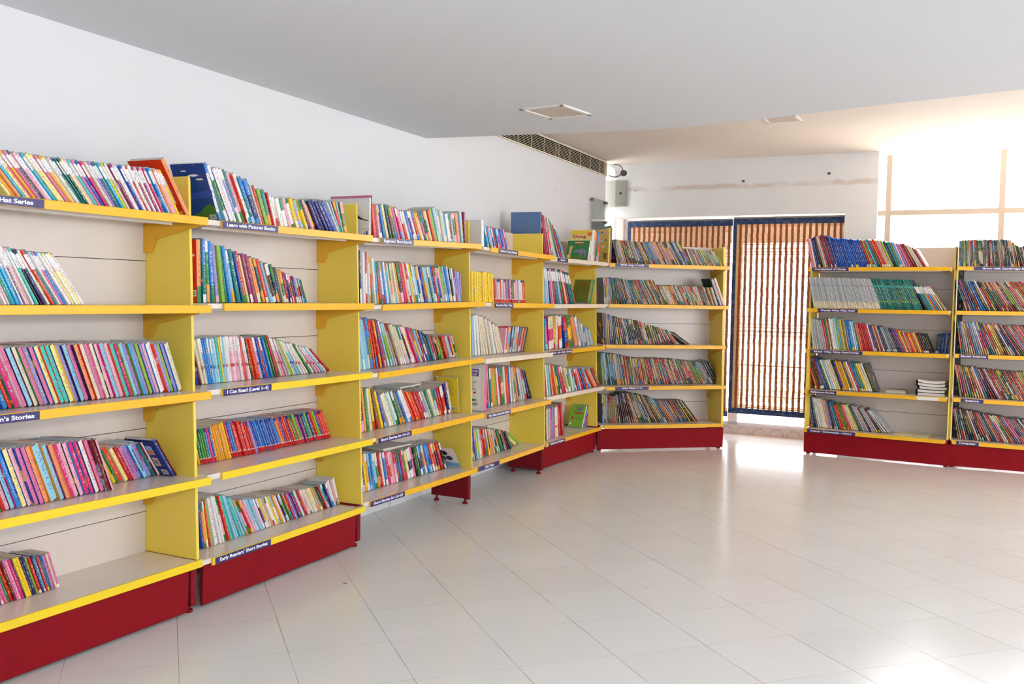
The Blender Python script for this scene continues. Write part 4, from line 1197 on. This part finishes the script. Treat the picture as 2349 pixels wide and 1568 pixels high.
class Art:
    """shapes printed on the left cover: p runs from the fore-edge (0) to the spine (1), q from foot (0) to head (1)"""
    def __init__(self, key):
        got = BOOKOBJ.get(key)
        self.ok = got is not None
        if not self.ok:
            return
        self.o, self.b = got
        self.W, self.H = self.b.D, self.b.h
        self.M = axes(Vector((-0.0004, self.b.D, 0)), Vector((0, -1, 0)), Vector((1, 0, 0)))
        self.lvl = 0.0

    def put(self, name, mat, polys):
        if not self.ok:
            return self
        m = MB()
        self.lvl += 0.00025
        for pl in polys:
            m.prism_y([(p * self.W, q * self.H) for p, q in pl], -self.lvl, 0.0002 - self.lvl)
        m.build(name, mat, self.o, M=self.M)
        return self

    def rect(self, name, mat, *rs):
        return self.put(name, mat, [[(a, c), (b, c), (b, d), (a, d)] for a, b, c, d in rs])

    def disc(self, name, mat, *cs):
        ps = []
        for c in cs:
            p, q, rp, rq = c
            ps.append([(p + rp * math.cos(i * math.pi / 9), q + rq * math.sin(i * math.pi / 9)) for i in range(18)])
        return self.put(name, mat, ps)

    def text(self, txt, mat, a, b, c, d, name='title'):
        if self.ok:
            self.lvl += 0.00025
            lettering(txt, a * self.W, b * self.W, c * self.H, d * self.H, -self.lvl, mat, self.o, name=name, M=self.M)
        return self

    def lines(self, mat, a, b, top, bottom, n, seed=1):
        r_ = random.Random(seed); rs = []
        for i in range(n):
            q = top + (bottom - top) * i / max(1, n - 1)
            rs.append((a, a + (b - a) * r_.uniform(0.6, 1.0), q, q + 0.009))
        return self.rect('text_lines', mat, *rs)

    def barcode(self, p, q, w=0.17, h=0.1, seed=3):
        self.rect('barcode_label', 'ink_white', (p, p + w, q, q + h))
        r_ = random.Random(seed); rs = []; x = p + w * 0.1
        while x < p + w * 0.9:
            d = w * r_.uniform(0.015, 0.05)
            rs.append((x, x + d, q + h * 0.15, q + h * 0.85)); x += d + w * r_.uniform(0.02, 0.05)
        return self.rect('barcode', 'ink_black', *rs)


def blob(cx, cy, rx, ry, seed=1, n=16, a=0.25):
    r_ = random.Random(seed)
    return [(cx + rx * math.cos(i * 2 * math.pi / n) * r_.uniform(1 - a, 1), cy + ry * math.sin(i * 2 * math.pi / n) * r_.uniform(1 - a, 1)) for i in range(n)]


A_ = Art((1, 0, 1, 0))
A_.rect('paper_label', 'ink_white', (0.66, 0.86, 0.22, 0.72)).rect('stamp', 'ink_yellow', (0.80, 0.92, 0.04, 0.09))
A_.lines('ink_grey', 0.69, 0.84, 0.68, 0.27, 13)
A_ = Art((2, 0, 0, 0))
A_.put('cloud', 'ink_white', [blob(0.6, 0.80, 0.16, 0.022, 2), blob(0.75, 0.73, 0.12, 0.016, 3), blob(0.35, 0.88, 0.1, 0.012, 4)])
A_.put('sky', 'ink_blue', [[(0, 0.45), (1, 0.55), (1, 0.42), (0, 0.36)]])
A_.put('hill', 'ink_hill', [[(0.0, 0.02), (0.98, 0.02), (0.98, 0.24), (0.85, 0.30), (0.7, 0.26), (0.5, 0.15), (0.25, 0.1), (0, 0.08)]]).barcode(0.76, 0.03, 0.18, 0.08)
A_ = Art((2, 1, 0, 0))
A_.put('figure', 'ink_red', [blob(0.86, 0.40, 0.07, 0.13, 5), blob(0.84, 0.74, 0.06, 0.05, 6)]).disc('eyes', 'ink_white', (0.83, 0.76, 0.03, 0.02), (0.9, 0.75, 0.03, 0.02)).barcode(0.78, 0.1, 0.18, 0.1)
A_ = Art((3, 0, 0, 0))
tail = [(0.52, 0.62), (0.60, 0.66), (0.68, 0.60), (0.76, 0.52), (0.86, 0.46), (0.97, 0.43), (0.97, 0.415), (0.86, 0.43), (0.74, 0.47), (0.64, 0.53), (0.57, 0.58)]
A_.put('skeleton_tail', 'ink_black', [tail, [(0.55, 0.40), (0.585, 0.40), (0.59, 0.30), (0.62, 0.25), (0.58, 0.25), (0.555, 0.29)]])
A_.rect('outline', 'ink_grey', (0.55, 0.97, 0.205, 0.212), (0.66, 0.668, 0.205, 0.24)).put('visitors', 'ink_blue', [blob(0.93, 0.10, 0.03, 0.08, 7), blob(0.87, 0.08, 0.02, 0.05, 8)]).lines('ink_grey', 0.06, 0.36, 0.93, 0.88, 2).disc('emblem', 'ink_grey', (0.06, 0.90, 0.025, 0.02))
A_ = Art((3, 3, 0, 0))
A_.put('bird', 'ink_black', [[(0.05, 0.0), (0.98, 0.0), (0.98, 0.28), (0.05, 0.34)]]).disc('eyes', 'ink_white', (0.68, 0.70, 0.09, 0.07), (0.88, 0.68, 0.1, 0.075)).disc('pupils', 'ink_black', (0.70, 0.70, 0.035, 0.03), (0.9, 0.68, 0.035, 0.03)).barcode(0.72, 0.06, 0.22, 0.11)
A_ = Art((3, 3, 1, 0))
A_.lines('ink_grey', 0.5, 0.85, 0.92, 0.5, 13).barcode(0.62, 0.05, 0.22, 0.12)
A_ = Art((4, 3, 0, 0))
A_.rect('white_panel', 'ink_white', (0.05, 0.88, 0.05, 0.93)).rect('purple_banner', 'ink_purple', (0.05, 0.82, 0.74, 0.90))
A_.text('IES', 'ink_white', 0.52, 0.8, 0.825, 0.875).text('RLS', 'ink_white', 0.52, 0.76, 0.76, 0.805).lines('ink_grey', 0.42, 0.8, 0.66, 0.44, 8)
A_.put('butterfly', 'ink_red', [blob(0.72, 0.39, 0.05, 0.025, 4)]).put('grass', 'ink_green', [blob(0.6, 0.23, 0.24, 0.03, 9)]).barcode(0.64, 0.1, 0.2, 0.09)
A_ = Art((5, 0, 0, 0))
A_.lines('ink_grey', 0.25, 0.75, 0.72, 0.58, 5).put('bears', 'ink_peach', [blob(0.42, 0.42, 0.12, 0.06, 2), blob(0.56, 0.45, 0.11, 0.06, 3), blob(0.7, 0.44, 0.12, 0.07, 4)])
A_ = Art((5, 0, 1, 1))
A_.rect('sky_band', 'ink_yellow', (0.03, 0.97, 0.86, 0.97)).text('Doug', 'ink_red', 0.12, 0.72, 0.70, 0.84).disc('badge', 'ink_orange', (0.87, 0.86, 0.11, 0.07))
A_ = Art((5, 0, 1, 0))
A_.put('leaves', 'ink_hill', [blob(0.65, 0.8, 0.3, 0.1, 5)]).put('grass', 'ink_hill', [[(0.05, 0.02), (0.97, 0.02), (0.97, 0.3), (0.05, 0.22)]]).put('elephant', 'ink_grey', [blob(0.68, 0.45, 0.22, 0.15, 6), blob(0.42, 0.45, 0.1, 0.09, 7), [(0.6, 0.15), (0.68, 0.15), (0.68, 0.4), (0.6, 0.4)], [(0.8, 0.15), (0.87, 0.15), (0.87, 0.4), (0.8, 0.4)]]).put('tree', 'ink_peach', [[(0.1, 0.3), (0.2, 0.3), (0.26, 0.72), (0.12, 0.74)]]).put('giraffe', 'ink_yellow', [blob(0.12, 0.2, 0.1, 0.12, 9)])
A_.rect('title_plate', 'ink_orange', (0.32, 0.72, 0.86, 0.94)).text('Phonics', 'ink_white', 0.35, 0.69, 0.875, 0.93)
A_ = Art((6, 0, 0, 0))
A_.text('ig', 'ink_black', 0.48, 0.88, 0.12, 0.33).put('frog', 'ink_green', [blob(0.3, 0.9, 0.14, 0.04, 2), blob(0.72, 0.66, 0.11, 0.04, 5)]).put('hat', 'ink_pink', [blob(0.75, 0.89, 0.16, 0.05, 3)]).put('faces', 'ink_white', [blob(0.3, 0.66, 0.14, 0.05, 4), blob(0.5, 0.48, 0.16, 0.05, 6)])
A_ = Art((5, 1, 1, 0))
A_.rect('border', 'ink_hill', (0.1, 0.9, 0.9, 0.905), (0.1, 0.9, 0.3, 0.305), (0.1, 0.105, 0.3, 0.9), (0.895, 0.9, 0.3, 0.9)).rect('heading', 'ink_red', (0.36, 0.68, 0.80, 0.85)).lines('ink_black', 0.18, 0.42, 0.74, 0.42, 6).lines('ink_black', 0.55, 0.84, 0.74, 0.42, 6, 5).put('grass', 'ink_hill', [[(0.3, 0.02), (0.72, 0.02), (0.66, 0.15), (0.6, 0.2), (0.5, 0.13), (0.42, 0.18), (0.36, 0.1)]])
A_ = Art((5, 2, 0, 0))
A_.text('UE', 'ink_red', 0.72, 0.95, 0.70, 0.78).text('LES', 'ink_yellow', 0.66, 0.95, 0.60, 0.67).lines('ink_white', 0.6, 0.92, 0.48, 0.3, 7).barcode(0.72, 0.05, 0.2, 0.1)
A_ = Art((5, 2, 0, 1))
A_.rect('paper', 'ink_white', (0.1, 0.62, 0.22, 0.82)).text('TS', 'ink_black', 0.4, 0.56, 0.7, 0.77)
A_ = Art((5, 3, 0, 0))
A_.put('green_field', 'ink_green', [[(0.02, 0.5), (0.98, 0.62), (0.98, 0.86), (0.5, 0.98), (0.02, 0.98)]]).disc('flower', 'ink_red', (0.5, 0.36, 0.14, 0.07)).disc('flower_centre', 'ink_yellow', (0.5, 0.36, 0.08, 0.04)).barcode(0.68, 0.08, 0.16, 0.07)
A_ = Art((5, 4, 1, 0))
A_.text('Alphabet', 'ink_red', 0.28, 0.82, 0.6, 0.68) if False else A_.rect('heading', 'ink_red', (0.3, 0.85, 0.6, 0.66)).rect('picture', 'ink_grey', (0.42, 0.78, 0.74, 0.9))
A_.lines('ink_hill', 0.35, 0.85, 0.5, 0.38, 3).put('figure', 'ink_red', [blob(0.22, 0.4, 0.06, 0.1, 3)]).rect('stamp', 'ink_white', (0.1, 0.22, 0.1, 0.2))
A_ = Art((1, 3, 2, 0))
A_.rect('picture_frame', 'ink_white', (0.60, 0.79, 0.60, 0.83), (0.60, 0.79, 0.28, 0.51)).rect('picture', 'ink_sky', (0.61, 0.78, 0.72, 0.82)).rect('picture', 'ink_orange', (0.61, 0.78, 0.61, 0.72)).rect('picture', 'ink_peach', (0.61, 0.78, 0.29, 0.50)).put('picture', 'ink_grey', [blob(0.695, 0.40, 0.07, 0.07, 3)]).barcode(0.70, 0.05, 0.2, 0.14)
A_ = Art((3, 4, 1, 0))
A_.put('dog', 'ink_black', [blob(0.45, 0.75, 0.16, 0.12, 3), blob(0.6, 0.5, 0.2, 0.13, 4), blob(0.35, 0.48, 0.05, 0.12, 5)]).put('water', 'ink_sky', [[(0.05, 0.05), (0.97, 0.05), (0.97, 0.25), (0.05, 0.3)]])

for key, txt in TITLED.items():
    got = BOOKOBJ.get(key)
    if got:
        o, b = got
        m_ = axes(Vector((0, 0, 0)), Vector((0, 0, -1)), Vector((0, 1, 0)))
        inkm = 'ink_red' if key[3] in (6, 8) else 'ink_black' if key[3] == 7 else 'ink_purple'
        lettering(txt, -b.h * 0.84, -b.h * 0.84 + min(b.h * 0.66, len(txt) * 0.0072), b.t * 0.3, b.t * 0.72, -0.0004, inkm, o, name='spine_title', M=m_)


# ---------------------------------------------------------------- things lying flat on the shelves
def lying(u, s, d, z, w, dp, th, turn, col, label, group=None, soft=True, tilt=0.0, name='book'):
    M_ = UM[u] @ Matrix.Translation((s, d, z)) @ Matrix.Rotation(math.radians(turn), 4, 'Z') @ Matrix.Rotation(math.radians(tilt), 4, 'Y')
    r = empty(name, M_)
    MATS.setdefault('plain_' + col, painted('card_' + PAL[col][1].replace(' ', '_'), PAL[col][0], 0.35))
    c = MB().box(0, w, 0, dp, 0, 0.0012).box(0, w, 0, dp, th - 0.0012, th).box(0, 0.0014, 0, dp, 0, th)
    c.build('cover', MATS['plain_' + col], r)
    MB().box(0.0016, w - 0.002, 0.001, dp - 0.001, 0.0014, th - 0.0014).build('pages', 'pages', r)
    return tag(r, label, 'magazine' if name == 'magazine' else 'book', group)


def rest(u, k, s0, s1):
    """the height at which something lies on the books of a shelf"""
    return max(b.z + b.Tz + max(0.0, -b.t * math.sin(b.lean)) for b in books if b.u == u and b.k == k and s0 < b.Tx < s1) + 0.001


r34, r33 = rest(3, 4, 0.24, 0.52), rest(3, 3, 0.42, 0.69)
lying(3, 0.27, 0.15, r34, 0.25, 0.17, 0.012, 4, 'tn', 'brown magazine lying flat on the books of the third bookcase, bottom shelf', name='magazine')
lying(3, 0.24, 0.14, r34 + 0.0125, 0.26, 0.17, 0.008, -5, 'gl', 'uppermost pale magazine lying flat on the books, third bookcase, bottom shelf', name='magazine')
lying(3, 0.42, 0.15, r33, 0.27, 0.16, 0.009, 6, 'gl', 'pale magazine lying flat across the books, third bookcase, fourth shelf', name='magazine')
lying(7, 0.64, 0.13, shelf_z(7, 3, 0.7) + 0.001, 0.155, 0.12, 0.022, -3, 'tn', 'small tan book lying flat by itself on the blind-side bookcase', name='book')
lying(7, 0.655, 0.14, shelf_z(7, 3, 0.7) + 0.0235, 0.14, 0.11, 0.008, 6, 'br', 'thin brown booklet lying on the small tan book', name='booklet')['category'] = 'booklet'
lying(7, 0.72, 0.10, shelf_z(7, 4, 0.8) + 0.001, 0.27, 0.2, 0.006, -6, 'ly', 'pale magazine lying flat on the bottom shelf of the blind-side bookcase', name='magazine')

rs_ = random.Random(4)
zz = shelf_z(7, 3, 1.0) + 0.001
for i in range(5):
    th = 0.024
    M_ = UM[7] @ Matrix.Translation((0.885 + rs_.uniform(-0.008, 0.008), 0.10 + rs_.uniform(-0.006, 0.006), zz)) @ Matrix.Rotation(math.radians(rs_.uniform(-2, 2)), 4, 'Z')
    r = empty('notebook', M_)
    m = MB(); k_ = 10
    up_c = [0.012 * (abs(j / k_ - 0.55) * 1.9) ** 2 * (i / 4.0) for j in range(k_ + 1)]
    prof = [(0.016 + 0.205 * j / k_, up_c[j]) for j in range(k_ + 1)]
    m.prism_y(prof + [(x, z + th - 0.004) for x, z in prof[::-1]], 0.0, 0.19)
    m.build('pages', 'paper', r)
    c = MB()
    c.prism_y([(x, z + th - 0.004) for x, z in prof] + [(x, z + th - 0.0025) for x, z in prof[::-1]], -0.002, 0.192)
    c.build('cover', 'board' if i == 4 else 'dark', r)
    sp = MB()
    for j in range(15):
        yy = 0.008 + j * 0.0125
        sp.tube([(0.012 + 0.013 * math.cos(w_ * math.pi / 4), yy, th * 0.5 + 0.014 * math.sin(w_ * math.pi / 4)) for w_ in range(9)], 0.0022, 6)
    so = sp.build('spiral', 'black', r)
    place = ['lowest of the stack', 'second from the bottom', 'in the middle of the stack', 'second from the top', 'topmost of the stack'][i]
    tag(r, 'black spiral-bound notebook %s on the blind-side bookcase' % place, 'notebook', 'stacked spiral notebooks')
    zz += th + 0.0005
